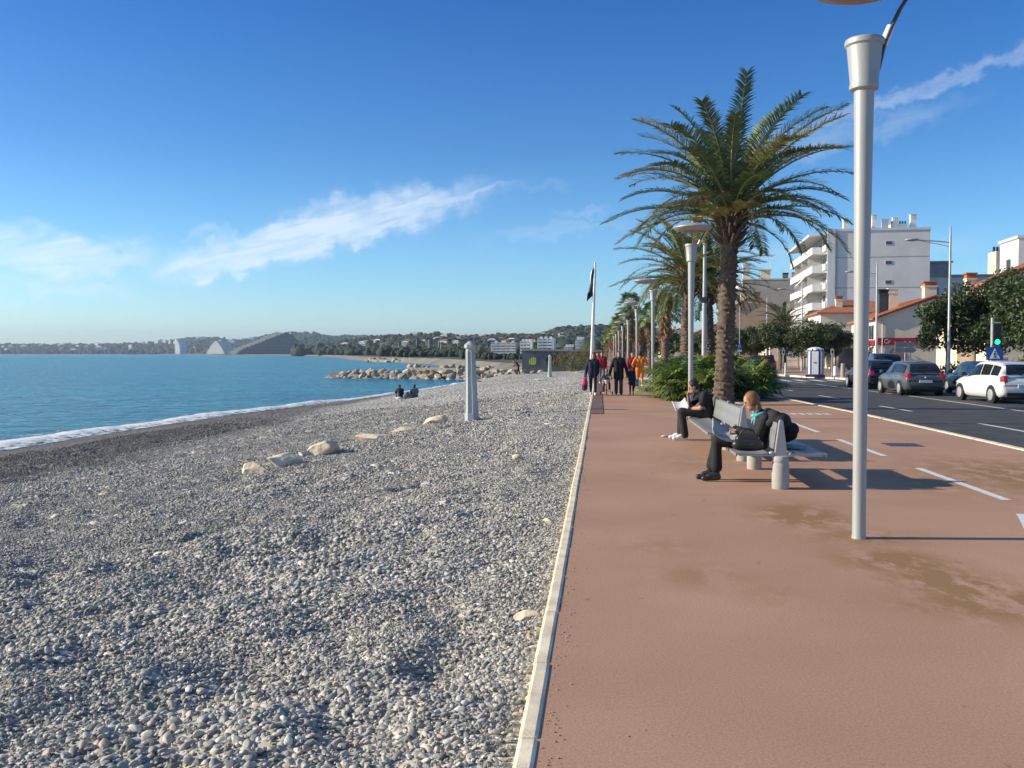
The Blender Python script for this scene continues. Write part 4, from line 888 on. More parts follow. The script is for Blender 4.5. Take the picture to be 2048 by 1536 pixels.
def date_palm(label, loc, h, ln, seed, lean=.15, nfr=58, pairs=56, extra=(), name='date_palm', r0=.34, r1=.29, ymix=.14, low=-.2, wid=.040):
    g = np.random.default_rng(seed); r = thing(name, label, 'palm tree', loc, 0, 'palms along the promenade' if name == 'date_palm' else None)
    part(palm_trunk(h, r0, r1, lean, seed), 'trunk', 'palmbark', r, smooth=50)
    top = np.array([lean, 0, h]); lb, sb = MB(), MB(); ga = 2.39996
    for k in range(nfr):
        q = (k + .5) / nfr; az = k * ga + g.normal() * .12; el = math.asin(min(.995, .995 - (1 - math.sin(low)) * (q ** 1.05))) + g.normal() * .06
        dr = .78 + .80 * q + g.normal() * .12; l_ = ln * (.80 + .22 * math.sin(math.pi * min(1, q + .25))) * g.uniform(.92, 1.06)
        p0 = top + np.array([math.cos(az) * .16, math.sin(az) * .16, .35 - .55 * q])
        frond(lb, sb, p0, az, el, l_, dr, g, pairs, side=g.normal() * .10, mi=1 if g.random() < ymix else 0, wid=wid)
    for (az, el, l_, dr, mi) in extra: frond(lb, sb, top + np.array([math.cos(az) * .15, math.sin(az) * .15, -.2]), az, el, l_, dr, g, pairs, mi=mi, wid=wid)
    part(lb, 'fronds', ['leaf_palm', 'leaf_palm_yellow'], r, fix=False); part(sb, 'frond_stems', 'rachis', r, smooth=60, fix=False)
    bo = MB()      # cut leaf bases under the crown
    for k in range(46):
        q = k / 46; az = k * ga; z = h - .95 + q * 1.0; rr = r1 * (1.02 + .12 * q); d = np.array([math.cos(az), math.sin(az), 0]); e = .75 + .35 * q
        p = np.array([lean * (z / h) ** 1.3, 0, z]) + d * rr * .85; bo.tube([p, p + (d * .22 + np.array([0, 0, .20 * e])) * 1.0, p + (d * .36 + np.array([0, 0, .42 * e]))], [.075, .06, .03], 5)
    part(bo, 'leaf_bases', 'palmbark', r, smooth=50)
    fr = MB()
    for k in range(5):
        az = k * 1.3 + .4; P = bez(top + np.array([0, 0, .1]), az, 1.05, 1.15, 1.2, 6); fr.tube(P, .012, 4)
        for j in range(16): q = P[-1] + g.normal(size=3) * .1; fr.tube([P[4], q, q + np.array([0, 0, -.15])], .010, 3)
    part(fr, 'fruit_stalks', 'fruit', r)
    return r
random.seed(5)
date_palm('tall date palm with a full crown, nearest and biggest of the palms', (3.95, 31.0, 0), 6.0, 4.2, 12, .20, 64, 76, low=.36, r0=.27, r1=.235, ymix=.2, extra=[(-.55, -.1, 2.6, 1.3, 0), (-.3, .3, 3.8, 1.35, 0), (3.3, .42, 4.0, .95, 0), (3.0, .25, 3.6, .9, 1), (.2, .5, 4.1, 1.1, 0)])
date_palm('date palm just left behind the big palm, with a frond reaching far left', (4.5, 50.5, 0), 5.55, 4.0, 23, .1, 56, 56, low=.05, extra=[(3.25, .28, 4.0, .75, 0)], r0=.32, r1=.27, ymix=.35, wid=.042)
date_palm('slim date palm partly hidden right behind the big palm trunk', (6.0, 53, 0), 5.3, 3.8, 31, -.15, 54, 52, low=.05, extra=[(.1, .35, 3.8, .8, 0), (-.05, .1, 3.6, .9, 0)], r0=.28, r1=.24, ymix=.35, wid=.042)

# ---------------------------------------------------------------- fan palms
def fan_leaf(lb, sb, p0, az, el, stalk, rad, g, seg=16, spread=3.6, mi=0, droop=.5):
    d = np.array([math.cos(az) * math.cos(el), math.sin(az) * math.cos(el), math.sin(el)]); p1 = np.array(p0) + d * stalk + np.array([0, 0, -.10 * stalk])
    sb.tube([p0, (np.array(p0) + p1) / 2 + np.array([0, 0, .06 * stalk]), p1], [.016, .012, .009], 4)
    sd_ = np.array([-math.sin(az), math.cos(az), 0]); e2 = el - .35; ax = np.array([math.cos(az) * math.cos(e2), math.sin(az) * math.cos(e2), math.sin(e2)]); up = np.cross(ax, sd_)
    V, F = [], []
    for k in range(seg):
        a = (k / (seg - 1) - .5) * spread; dr = ax * math.cos(a) + sd_ * math.sin(a); w = np.cross(up, dr) * rad * spread / seg * .30
        l_ = rad * g.uniform(.85, 1.1) * (1 - .12 * abs(a)); fold = up * (.04 * rad * (1 if k % 2 else -1))
        m = p1 + dr * l_ * .55 + fold - up * 0; e = p1 + dr * l_ + np.array([0, 0, -droop * l_ * (.25 + .2 * g.random())]) - up * .04
        b = len(V); V += [p1, m - w, m + w, e]; F += [(b, b + 1, b + 2), (b + 1, b + 3, b + 2)]
    lb.add(V, F, mi)
def dwarf_palm(label, x, y, h, seed, n=60, spread=1.0, mats=('leaf_fan', 'leaf_fan_dark')):
    g = np.random.default_rng(seed); r = thing('dwarf_fan_palm', label, 'fan palm', (x, y, 0), 0, 'low fan palms around the palm bed'); lb, sb = MB(), MB()
    for k in range(n):
        az = k * 2.4 + g.normal() * .3; q = (k + .5) / n; el = 1.35 - 1.25 * q + g.normal() * .1; bx_ = g.normal(size=2) * .22 * spread
        zz = g.uniform(.0, .35) * h
        fan_leaf(lb, sb, (bx_[0], bx_[1], zz), az, el, g.uniform(.35, .62) * h, g.uniform(.34, .46) * min(h, 1.6), g, 15, 3.7, 0 if g.random() < .75 else 1, .55)
    part(lb, 'leaves', list(mats), r, fix=False); part(sb, 'stalks', 'rachis', r, fix=False); return r
for k, (x, y, h, lab) in enumerate([(2.75, 34.0, 1.45, 'low fan palm at the left front of the palm bed, by the lamp post'), (3.5, 35.2, 1.75, 'taller fan palm just left of the big palm trunk'), (3.4, 33.6, 1.25, 'short fan palm at the front foot of the big palm'), (2.9, 36.6, 1.75, 'fan palm at the back left of the palm bed'),
                                   (5.35, 35.6, 1.5, 'fan palm just right of the big palm trunk'), (6.0, 38.2, 1.5, 'fan palm at the road side end of the bed'), (5.2, 37.8, 1.8, 'bright fan palm behind the right side of the trunk'), (4.2, 37.6, 1.8, 'fan palm directly behind the big palm trunk')]):
    dwarf_palm(lab, x, y, h, 70 + k, 78)
o = MB().prism([(2.6, 33.0), (6.2, 33.6), (6.0, 40), (2.5, 39)], -.1, .03).build('planting_bed', 'ground'); tag(o, 'earth bed under the big palm and the low fan palms', 'planting bed')
# shaggy washington palms
def wash_palm(seed, h=7.4):
    g = np.random.default_rng(seed); r = thing('shaggy_fan_palm', 'x', 'palm tree', (0, 0, 0), 0, 'shaggy fan palms receding along the promenade')
    part(palm_trunk(h - 1.2, .30, .24, .05, seed, 14), 'trunk', 'bark', r, smooth=50)
    lb, sb, dl = MB(), MB(), MB(); top = (0.05, 0, h - 1.1)
    for k in range(44):
        q = (k + .5) / 44; fan_leaf(lb, sb, np.array(top) + np.array([0, 0, .3 - .5 * q]), k * 2.4 + g.normal() * .2, 1.4 - 1.9 * q + g.normal() * .1, g.uniform(.75, 1.05), g.uniform(.65, .85), g, 13, 3.5, 0 if g.random() < .6 else 1, .6)
    for k in range(70):
        q = k / 70; z = h - 1.3 - 2.9 * q; fan_leaf(dl, dl, (0.05, 0, z + .4), k * 2.4, -1.05 - .25 * g.random(), .45 + .2 * (1 - q), .75, g, 8, 1.9, 0, .1)
    part(lb, 'crown', ['leaf_fan_dark', 'leaf_fan'], r, fix=False); part(sb, 'stalks', 'rachis', r, fix=False); part(dl, 'dry_skirt', 'leaf_dry', r, fix=False); return r
wp = [wash_palm(5), wash_palm(6, 6.6)]; first = {0, 1}
wl = [(5.0, 74, 0, 1.0, 'nearest shaggy fan palm with a long brown skirt, left of the date palms'), (5.6, 84, 1, 1.0, 'shaggy fan palm close behind the nearest shaggy one'), (3.3, 108, 0, 1.12, 'dark fan palm standing highest left of the fourth lamp post'), (2.9, 128, 1, 1.05, 'brown skirted fan palm, just left of the dark highest one'),
      (5.2, 100, 1, 1.0, 'short fan palm behind the third lamp post'), (2.6, 146, 0, .95, None), (2.4, 165, 1, 1.0, None), (2.2, 185, 0, .95, None), (2.0, 210, 1, .95, None), (5.5, 130, 0, 1.0, None), (5.8, 160, 1, 1.0, None), (1.7, 240, 0, .9, None), (1.4, 275, 1, .9, None)]
for x, y, k, s, lab in wl:
    o = wp[k] if k in first else copy_tree(wp[k]); first.discard(k); o.location = (x, y, 0); o.scale = (s, s, s); o.rotation_euler = (0, 0, y); o['label'] = lab or 'far shaggy fan palm blurring into the receding row'

# ---------------------------------------------------------------- flag poles
def flag_pole(label, x, y, h, lean, flag):
    r = thing('flag_pole', label, 'flag pole', (x, y, 0), 0, 'white flag poles by the beach'); r.rotation_euler = (0, lean, 0)
    part(MB().lathe([(.12, 0), (.11, h * .5), (.07, h - .1), (.07, h), (.02, h + .08)], n=16), 'pole', 'whitepaint', r, smooth=40)
    part(MB().lathe([(.22, 0), (.22, .04), (.14, .08)], n=16), 'base', 'galv', r, smooth=40)
    if flag:
        nu, nv = 7, 22; U, V_ = np.meshgrid(np.linspace(0, 1, nu), np.linspace(0, 1, nv), indexing='ij')
        X = -.08 - U * (.16 + .25 * V_) + .03 * np.sin(V_ * 9 + U * 4); Y_ = .10 * np.sin(U * 7 + V_ * 5) * U; Z = h - .15 - V_ * 2.1 - U * .45
        b = MB().grid(X, Y_, Z); b.mi = [1 if (i // (nv - 1)) > 3 and (i % (nv - 1)) < 15 else 0 for i in range(len(b.f))]
        o = part(b, 'flag', ['cloth_navy', 'cloth_white'], r, smooth=180, fix=False); sol = o.modifiers.new('thickness', 'SOLIDIFY'); sol.thickness = .008
flag_pole('nearest white flag pole carrying a limp navy and white flag', -.62, 66, 7.9, R(2.0), True)
flag_pole('second white flag pole, shorter in the picture and without a flag', -.9, 118, 6.6, R(.6), False)
flag_pole('third and farthest white flag pole, a short stub beside the second', -1.1, 165, 6.4, R(.6), False)

# ---------------------------------------------------------------- double benches
pmat('bench_grey', (.38, .38, .375), .5, metal=.2, var=.1, scale=6)
def bench(label, x, y, ln, n=2):
    r = thing('double_bench', label, 'bench', (x, y, 0), 0, 'double sided metal benches')
    for k in range(n):
        yy = k * ln / (n - 1); p = MB()
        p.lathe([(.098, 0), (.103, .02), (.103, .29), (.098, .305), (.094, .315), (.094, .325), (.100, .335), (.100, .385), (.09, .40), (.02, .40)], (0, yy, 0), 28); part(p, 'pedestal', 'concrete_pale', r, smooth=35)
        t2 = MB().prism([(-.078, .41), (.078, .41), (.026, .815), (.016, .84), (-.016, .84), (-.026, .815)], yy - .03, yy + .03, 'xz'); part(t2, 'back_support', 'bench_grey', r, bevel=.006)
        kb = MB()
        for sg in (-1, 1): kb.ell((sg * .112, yy, .425), (.036, .036, .036), 14, 8)
        part(kb, 'knob', 'galv', r, smooth=180)
        part(MB().box((0, yy, .408), (1.0, .06, .02)), 'cross_bar', 'galv', r)
    for sg in (-1, 1):
        b = MB()
        xs = np.linspace(.16, .53, 9)
        zz = [.432, .424, .418, .415, .414, .416, .420, .424, .418]
        for (a, za), (c, zc) in zip(zip(xs[:-1], zz[:-1]), zip(xs[1:], zz[1:])):
            b.add([(sg * a, -.05, za + .012), (sg * c, -.05, zc + .012), (sg * c, ln + .05, zc + .012), (sg * a, ln + .05, za + .012), (sg * a, -.05, za - .004), (sg * c, -.05, zc - .004), (sg * c, ln + .05, zc - .004), (sg * a, ln + .05, za - .004)], [(0, 1, 2, 3), (7, 6, 5, 4), (0, 4, 5, 1), (3, 2, 6, 7)])
        b.box((sg * .535, ln / 2, .415), (.02, ln + .1, .04)); part(b, 'seat', 'perforated', r)
        k = MB(); k.add([(sg * .082, .05, .48), (sg * .082, ln - .05, .48), (sg * .034, ln - .05, .80), (sg * .034, .05, .80), (sg * .070, .05, .475), (sg * .070, ln - .05, .475), (sg * .022, ln - .05, .795), (sg * .022, .05, .795)], [(0, 1, 2, 3), (7, 6, 5, 4), (0, 4, 5, 1), (2, 6, 7, 3), (0, 3, 7, 4), (1, 5, 6, 2)])
        part(k, 'backrest', 'perforated', r)
    return r
def perf():
    m = pmat('perforated', (.34, .345, .34), .4, metal=.3, var=.06); t = m.node_tree; L = t.links.new; b = t.nodes['Principled BSDF']
    P = nd(t, 'ShaderNodeTexCoord').outputs['Object']; v = nd(t, 'ShaderNodeTexVoronoi', i_Scale=38.0, i_Randomness=0.0); v.feature = 'F1'; L(P, v.inputs['Vector'])
    mr = nd(t, 'ShaderNodeMapRange', i_From_Min=.28, i_From_Max=.36); L(v.outputs['Distance'], mr.inputs[0]); src = b.inputs['Base Color'].links[0].from_socket
    mx = nd(t, 'ShaderNodeMix', data_type='RGBA'); mx.inputs[6].default_value = (.22, .22, .22, 1); L(mr.outputs[0], mx.inputs[0]); L(src, mx.inputs[7]); L(mx.outputs[2], b.inputs['Base Color'])
perf(); pmat('concrete_pale', (.42, .40, .37), .85, var=.08, scale=5, bump=.25, bscale=120)
bench('nearer double bench where the woman with the newspaper sits', 2.2, 11.82, 1.98)
bench('farther double bench where the man in black sits', 2.2, 14.85, 3.4, 3)
# ---------------------------------------------------------------- people
def lerp(a, b, t): return np.array(a) * (1 - t) + np.array(b) * t
def hand(mb, wrist, d, side, curl=.5, s=1.0):
    # palm, four unequal bent fingers and a thumb leaving the side of the palm
    d = np.array(d, float); d /= np.linalg.norm(d); side = np.array(side, float); side -= d * (side @ d); side /= np.linalg.norm(side); dn = np.cross(d, side)
    if dn[2] > 0: dn = -dn
    w = np.array(wrist, float); pc = w + d * .045 * s
    for k in range(-1, 2): mb.caps(w + side * k * .012 * s, pc + d * .025 * s + side * k * .024 * s, .017 * s, .015 * s, 8)
    for k, L_ in enumerate((.062, .075, .070, .055)):
        b0 = pc + d * .035 * s + side * (k - 1.5) * .021 * s; a1, a2 = curl * .7, curl * 1.9
        m = b0 + (d * math.cos(a1) + dn * math.sin(a1)) * L_ * .55 * s; e = m + (d * math.cos(a2) + dn * math.sin(a2)) * L_ * .5 * s
        mb.caps(b0, m, .0095 * s, .0088 * s, 8); mb.caps(m, e, .0088 * s, .0075 * s, 8)
    t0 = pc - side * .036 * s - d * .02 * s; t1 = t0 - side * .022 * s + d * .032 * s + dn * .012 * s; mb.caps(t0, t1, .012 * s, .010 * s, 8); mb.caps(t1, t1 + d * .026 * s + dn * .008 * s + side * .006 * s, .010 * s, .008 * s, 8)
def person(label, loc, J, dress, face, rz=0., s=1.0, vox=.011, group=None, cat='person', tilt=.0):
    """J: joints in local metres; dress: dict of garments; face: horizontal facing direction"""
    r = thing('person', label, cat, loc, rz, group); J = {k: np.array(v, float) for k, v in J.items()}
    f = np.array([face[0], face[1], -tilt], float); f /= np.linalg.norm(f); sd_ = np.cross((0, 0, 1.), f); sd_ /= np.linalg.norm(sd_); up = np.cross(f, sd_)
    b = MB(); hc = J['head']
    rot = Matrix((tuple(f), tuple(sd_), tuple(up))).transposed().to_euler()
    b.ell(hc + up * .015 * s, (.092 * s, .074 * s, .105 * s), 18, 12, rot); b.ell(hc + f * .022 * s - up * .055 * s, (.062 * s, .056 * s, .062 * s), 14, 8, rot)
    b.caps(hc + f * .088 * s + up * .012 * s, hc + f * .104 * s - up * .022 * s, .008 * s, .014 * s, 8)
    for sg in (-1, 1):
        b.ell(hc + sd_ * sg * .075 * s - f * .008 * s - up * .005 * s, (.020 * s, .010 * s, .030 * s), 8, 6, rot)
        b.ell(hc + f * .078 * s + sd_ * sg * .030 * s + up * .030 * s, (.012 * s, .024 * s, .008 * s), 8, 5, rot)
    b.ell(hc + f * .080 * s - up * .058 * s, (.010 * s, .026 * s, .012 * s), 8, 5, rot); b.ell(hc + f * .07 * s - up * .095 * s, (.018 * s, .022 * s, .016 * s), 8, 5, rot)
    b.caps(J['neck'] , hc - up * .05 * s - f * .01 * s, .052 * s, .047 * s)
    pel, ch = J['pelvis'], J['chest']; sh = (J['shL'] + J['shR']) / 2; wS = np.linalg.norm(J['shL'] - J['shR']); sv = (J['shL'] - J['shR']) / wS
    def torso(m, g, low=0.):
        for k in (-1, 1):
            m.caps(pel + sv * k * .075 * s - (ch - pel) * low, lerp(pel, ch, .55) + sv * k * .06 * s, (.105 + g) * s, (.095 + g) * s)
            m.caps(lerp(pel, ch, .5) + sv * k * .06 * s, ch + sv * k * .075 * s, (.095 + g) * s, (.105 + g) * s)
            m.caps(ch + sv * k * .07 * s, (J['shL'] if k == 1 else J['shR']) - sv * k * .03 * s, (.095 + g) * s, (.055 + g) * s)
        m.caps(ch, J['neck'], (.09 + g) * s, (.05 + g * .8) * s)
    def arms(m, g, to=1.):
        for k in 'LR':
            a, e, h = J['sh' + k], J['el' + k], J['ha' + k]
            m.caps(a, e if to >= .5 else lerp(a, e, to * 2), (.050 + g) * s, (.041 + g) * s)
            if to > .5: m.caps(e, lerp(e, h, (to - .5) * 2), (.041 + g) * s, (.028 + g * 1.1) * s)
    def legs(m, g, to=1., flare=0.):
        for k in 'LR':
            a, e, h = J['hp' + k], J['kn' + k], J['an' + k]
            m.caps(a, e if to >= .5 else lerp(a, e, to * 2), (.086 + g) * s, ((.056 if to >= .5 else .068) + g) * s)
            if to > .5: q = lerp(e, h, (to - .5) * 2); c = lerp(e, q, .35); m.caps(e, c, (.056 + g) * s, (.054 + g) * s); m.caps(c, q, (.054 + g) * s, (.036 + g + flare) * s)
    def feet(m, g):
        for k in 'LR':
            a, t = J['an' + k], J['to' + k]; hl = a + np.array([0, 0, -.045 * s]) - (t - a) * np.array([.12, .12, 0])
            m.caps(a, hl, (.036 + g) * s, (.034 + g) * s); m.caps(hl, t + np.array([0, 0, .004]), (.034 + g) * s, (.026 + g) * s); m.caps(a, lerp(a, t, .6) + np.array([0, 0, .004]), (.034 + g) * s, (.03 + g) * s)
    torso(b, 0); arms(b, 0); legs(b, 0); feet(b, 0)
    for k in 'LR':
        d = J['ha' + k] - J['el' + k]; d /= np.linalg.norm(d); d = J.get('hd' + k, d); hand(b, J['ha' + k], d, np.cross(d, (0, 0, 1)) + 1e-4 if abs(d[2]) < .8 else f * (-1 if k == 'L' else 1), dress.get('curl', .5), s)
    b.melt('body', dress.get('skin', 'skin'), r, vox * .75, 3)
    if 'top' in dress:
        m = MB(); torso(m, dress.get('tg', .016), .0); arms(m, dress.get('tg', .016) * .85, dress.get('sleeve', 1.))
        if dress.get('coat'):
            for k in 'LR': m.caps(J['hp' + k] + np.array([0, 0, .05]), lerp(J['hp' + k], J['kn' + k], dress['coat']), .115 * s, .118 * s)
            m.caps(pel, lerp(pel, (J['knL'] + J['knR']) / 2, dress['coat']), .12 * s, .11 * s)
        m.melt(dress.get('topname', 'jacket'), dress['top'], r, vox, 3)
    if 'legs' in dress:
        m = MB(); legs(m, dress.get('lg', .014), dress.get('leglen', 1.), dress.get('flare', .008))
        for k in 'LR': m.caps(pel + sv * (.06 if k == 'L' else -.06) * s, J['hp' + k], .112 * s, (.09 + dress.get('lg', .014)) * s)
        m.melt(dress.get('legname', 'trousers'), dress['legs'], r, vox, 3)
    if 'skirt' in dress:
        m = MB(); c = lerp((J['hpL'] + J['hpR']) / 2, (J['knL'] + J['knR']) / 2, .6); m.tube([pel + np.array([0, 0, .10 * s]), pel, c], [.13 * s, .16 * s, .21 * s], 16); m.build('skirt', dress['skirt'], r, smooth=60)
    m = MB(); feet(m, .010); m.melt('shoes', dress.get('shoes', 'black'), r, vox, 2)
    m = MB(); hl = dress.get('hair_len', 0)
    m.ell(hc + up * .035 * s - f * .022 * s, (.098 * s, .088 * s, .100 * s), 18, 10, rot); m.ell(hc - f * .045 * s - up * .01 * s, (.062 * s, .082 * s, .095 * s), 14, 8, rot)
    if hl: m.ell(hc - f * .05 * s - up * (.06 + hl * .5) * s, (.05 * s, .085 * s, (.05 + hl) * s), 14, 8, rot); m.ell(hc + up * .015 * s - f * .02 * s, (.085 * s, .094 * s, .10 * s), 14, 8, rot)
    m.melt(dress.get('hairname', 'hair'), dress.get('hair', 'hair_dark'), r, vox, 2)
    if vox < .0105:
        e = MB()
        for sg in (-1, 1): e.ell(hc + f * .083 * s + sd_ * sg * .030 * s + up * .014 * s, (.010 * s, .014 * s, .008 * s), 10, 6, rot)
        e.build('eyes', 'black', r, smooth=180)
    return r
def stand(h, f, stride=.12, arm=.1, lean=0., armb=.25, swing=.12):
    """upright or walking joints for a person h tall facing f (unit 2-vector)"""
    k = h / 1.7; F = np.array([f[0], f[1], 0.]); Sd = np.array([-f[1], f[0], 0.]); Z = np.array([0, 0, 1.]); L = F * lean
    P = lambda a, b, z: (F * a + Sd * b + Z * z) * k
    J = dict(pelvis=P(0, 0, .93), chest=P(.0, 0, 1.27) + L * .7, neck=P(.0, 0, 1.45) + L, head=P(.03, 0, 1.585) + L * 1.2, shL=P(0, .18, 1.39) + L * .9, shR=P(0, -.18, 1.39) + L * .9,
             elL=P(-swing, .18 + arm, 1.13) + L * .7, elR=P(swing * .6, -.18 - arm, 1.13) + L * .7, haL=P(-swing + armb * .4, .17 + arm, .90) + L * .5, haR=P(swing + armb * .5, -.17 - arm, .92) + L * .5,
             hpL=P(0, .085, .90), hpR=P(0, -.085, .90), knL=P(stride * .6, .09, .49), knR=P(-stride * .1, -.09, .48), anL=P(stride, .09, .09), anR=P(-stride, -.09, .10), toL=P(stride + .15, .10, .035), toR=P(-stride + .14, -.10, .03))
    return J
# woman reading on the nearer bench (faces the sea, -X)
x0, y0 = 2.0, 12.5
J = dict(pelvis=(.05, 0, .52), chest=(.10, 0, .74), neck=(.06, 0, .88), head=(-.05, 0, 1.03), shL=(.10, -.17, .82), shR=(.10, .17, .82), elL=(.0, -.22, .60), elR=(-.02, .20, .60), haL=(-.22, -.10, .66), haR=(-.24, .10, .66), hdL=(-1, .25, .1), hdR=(-1, -.25, .1),
         hpL=(.02, -.09, .51), hpR=(.02, .09, .51), knL=(-.50, -.09, .515), knR=(-.47, .09, .53), anL=(-.50, -.08, .10), anR=(-.55, .10, .10), toL=(-.66, -.09, .035), toR=(-.71, .10, .03))
person('woman with auburn hair in black reading a newspaper on the nearer bench', (x0, y0, 0), J, dict(top='cloth_black', tg=.024, legs='cloth_black', lg=.012, leglen=.90, flare=.030, shoes='leather', hair='hair_brown', hair_len=.03, curl=.8), (-1, 0), vox=.009, tilt=.42)
rw = [o for o in C.objects if o.get('label', '').startswith('woman with auburn')][0]
s_ = MB(); s_.tube([np.array([.06 + .075 * math.cos(a) - .02, .085 * math.sin(a), .865 + .02 * math.cos(a)]) for a in np.linspace(0, 2 * math.pi, 18)], .026, 8); s_.caps((.0, -.06, .86), (-.015, -.07, .74), .028, .018); part(s_, 'scarf', 'cloth_teal', rw, smooth=180)
def curved_sheet(name, label, cat, loc, w, l, bend, mat, rx=0, rz=0, sheets=2, ry=0):
    r = MB()
    for q in range(sheets):
        U, V_ = np.meshgrid(np.linspace(-.5, .5, 11), np.linspace(-.5, .5, 7), indexing='ij'); Z = bend * (4 * U * U - .5) + q * .006 + .012 * np.sin(V_ * 7 + U * 5 + q); r.grid(U * w, V_ * l, Z)
    o = r.build(name, mat, smooth=180, fix=False); o.location = loc; o.rotation_euler = (rx, ry, rz); tag(o, label, cat); sol = o.modifiers.new('thickness', 'SOLIDIFY'); sol.thickness = .003; return o
curved_sheet('newspaper', 'open newspaper held above the lap of the reading woman', 'newspaper', (1.60, 12.48, .645), .32, .44, .045, 'newsprint', ry=R(16), rx=R(22), sheets=3)
curved_sheet('folded_paper', 'folded white paper lying on the knees of the reading woman', 'paper', (1.62, 12.47, .60), .30, .24, .01, 'paper', ry=R(4), sheets=2)
# black coat thrown over the backrest and the dark bag beside her
b = MB(); g = np.random.default_rng(3)
b.caps((2.20, 12.15, .86), (2.20, 12.75, .86), .075, .08); b.caps((2.27, 12.12, .80), (2.38, 12.7, .76), .10, .12); b.caps((2.40, 12.15, .70), (2.42, 12.75, .64), .09, .10); b.caps((2.43, 12.25, .62), (2.44, 12.7, .55), .06, .07); b.caps((2.14, 12.2, .78), (2.10, 12.7, .66), .05, .04)
for k in range(4): q = g.random(2); b.ell((2.25 + .2 * q[0], 12.15 + .6 * q[1], .84 - .25 * q[0]), (.06, .09, .07), 8, 6)
tag(b.melt('coat', 'cloth_black', None, .014, 10), 'black coat draped over the backrest behind the reading woman', 'coat')
r = thing('handbag', 'dark leather handbag on the seat beside the reading woman', 'handbag', (1.86, 12.2, .43)); b = MB()
b.caps((-.13, -.03, .07), (.13, -.03, .07), .07, .07); b.caps((-.12, .03, .07), (.12, .03, .07), .07, .07); b.caps((-.10, 0, .14), (.10, 0, .15), .055, .055); b.melt('pouch', 'leather', r, .01, 2)
part(MB().tube([(.1 * math.cos(a), -.02 * math.sin(a), .17 + .10 * math.sin(a)) for a in np.linspace(0, math.pi, 12)], .009, 6), 'strap', 'leather', r, smooth=180)
# silver grey sheet left on the road side seat
curved_sheet('bag_sheet', 'pale blue grey flat bag lying on the road side of the nearer bench', 'bag', (2.44, 12.75, .452), .36, .9, .012, 'sheetgrey' if 'sheetgrey' in M else 'galv', sheets=2)
# man in black on the farther bench
J = dict(pelvis=(.03, 0, .52), chest=(-.02, 0, .80), neck=(-.13, 0, .92), head=(-.25, 0, 1.02), shL=(-.06, -.19, .88), shR=(-.06, .19, .88), elL=(-.14, -.23, .62), elR=(-.30, .17, .62), haL=(-.38, -.09, .60), haR=(-.34, .08, .84), hdL=(-1, .2, -.05), hdR=(.2, -.5, .9),
         hpL=(.0, -.09, .52), hpR=(.0, .09, .52), knL=(-.48, -.11, .55), knR=(-.46, .13, .55), anL=(-.42, -.11, .11), anR=(-.47, .13, .11), toL=(-.62, -.13, .04), toR=(-.67, .15, .04))
person('man in a black t-shirt hunched over a paper on the farther bench', (2.02, 18.3, 0), J, dict(top='cloth_black', topname='t_shirt', tg=.020, sleeve=.36, legs='cloth_brown', lg=.022, flare=.02, shoes='cloth_white', hair='hair_dark', curl=.9), (-1, 0), vox=.010, tilt=.5)
curved_sheet('paper_sheet', 'crumpled white paper held by the man on the farther bench', 'paper', (1.53, 18.26, .66), .26, .30, .05, 'paper', ry=R(-18), rx=R(34), sheets=2)
flat = MB().ell((1.27, 18.9, .02), (.07, .04, .02), 9, 6, noise=.3); tag(flat.build('paper_scrap', 'paper', smooth=60), 'scrap of white paper on the pavement by the white sneakers', 'litter')

# walkers further along the promenade
k_ = 'walkers on the promenade'
J = stand(1.66, (0, -1), .15, .03); J['haL'] = J['haL'] + np.array([0, 0, 0]); J['haR'] = np.array([-.30, -.02, .74]); J['elR'] = np.array([-.27, .02, 1.05])
person('woman in dark jacket and black leggings walking on the kerb with a pink bag', (-.27, 37.6, 0), J, dict(top='cloth_navy', tg=.026, legs='cloth_black', lg=.006, flare=0, shoes='cloth_white', hair='hair_dark', hair_len=.1, coat=.12), (0, -1), vox=.015, group=k_)
r = thing('shoulder_bag', 'pink and maroon bag hanging from the hand of the woman on the kerb', 'bag', (-.60, 37.55, .16)); b = MB(); b.caps((0, 0, .38), (0, 0, .30), .12, .13); b.caps((-.03, 0, .48), (.04, 0, .5), .06, .06); b.melt('bag_top', 'cloth_pink', r, .014, 2)
b = MB(); b.caps((0, 0, .24), (.0, 0, .13), .125, .115); b.melt('bag_bottom', 'cloth_maroon', r, .014, 2); part(MB().tube([(-.02, 0, .52), (.12, 0, .58), (.28, .02, .56)], .012, 6), 'strap', 'cloth_maroon', r)
J = stand(1.72, (.05, -1), .10, .05, armb=.05); J['haL'] = np.array([.36, -.06, .74]); J['elL'] = np.array([.30, 0, 1.05]); J['haR'] = np.array([-.36, -.10, .80]); J['elR'] = np.array([-.30, .0, 1.08])
person('adult in a long black coat and dark jeans holding two children', (.74, 38.0, 0), J, dict(top='cloth_black', tg=.032, coat=.5, legs='denim', lg=.02, flare=.015, shoes='black', hair='hair_dark', hair_len=.06), (.05, -1), vox=.015, group=k_)
J = stand(1.10, (0, -1), .07, .02, armb=.0); J['haR'] = np.array([-.20, -.05, .70]);
person('small child in navy dress and black tights walking beside the adult in black', (1.26, 38.1, 0), J, dict(top='cloth_navy', tg=.02, skirt='cloth_navy', legs='cloth_black', lg=.004, flare=0, shoes='black', hair='hair_dark', hair_len=.03), (0, -1), s=.70, vox=.013, group=k_)
b = MB(); b.caps((0, 0, 0), (0, 0, .16), .075, .065); o = b.melt('tote_bag', 'cloth_teal', None, .012, 1); o.location = (1.46, 37.98, .42); tag(o, 'small teal and white bag beside the child in navy', 'bag')
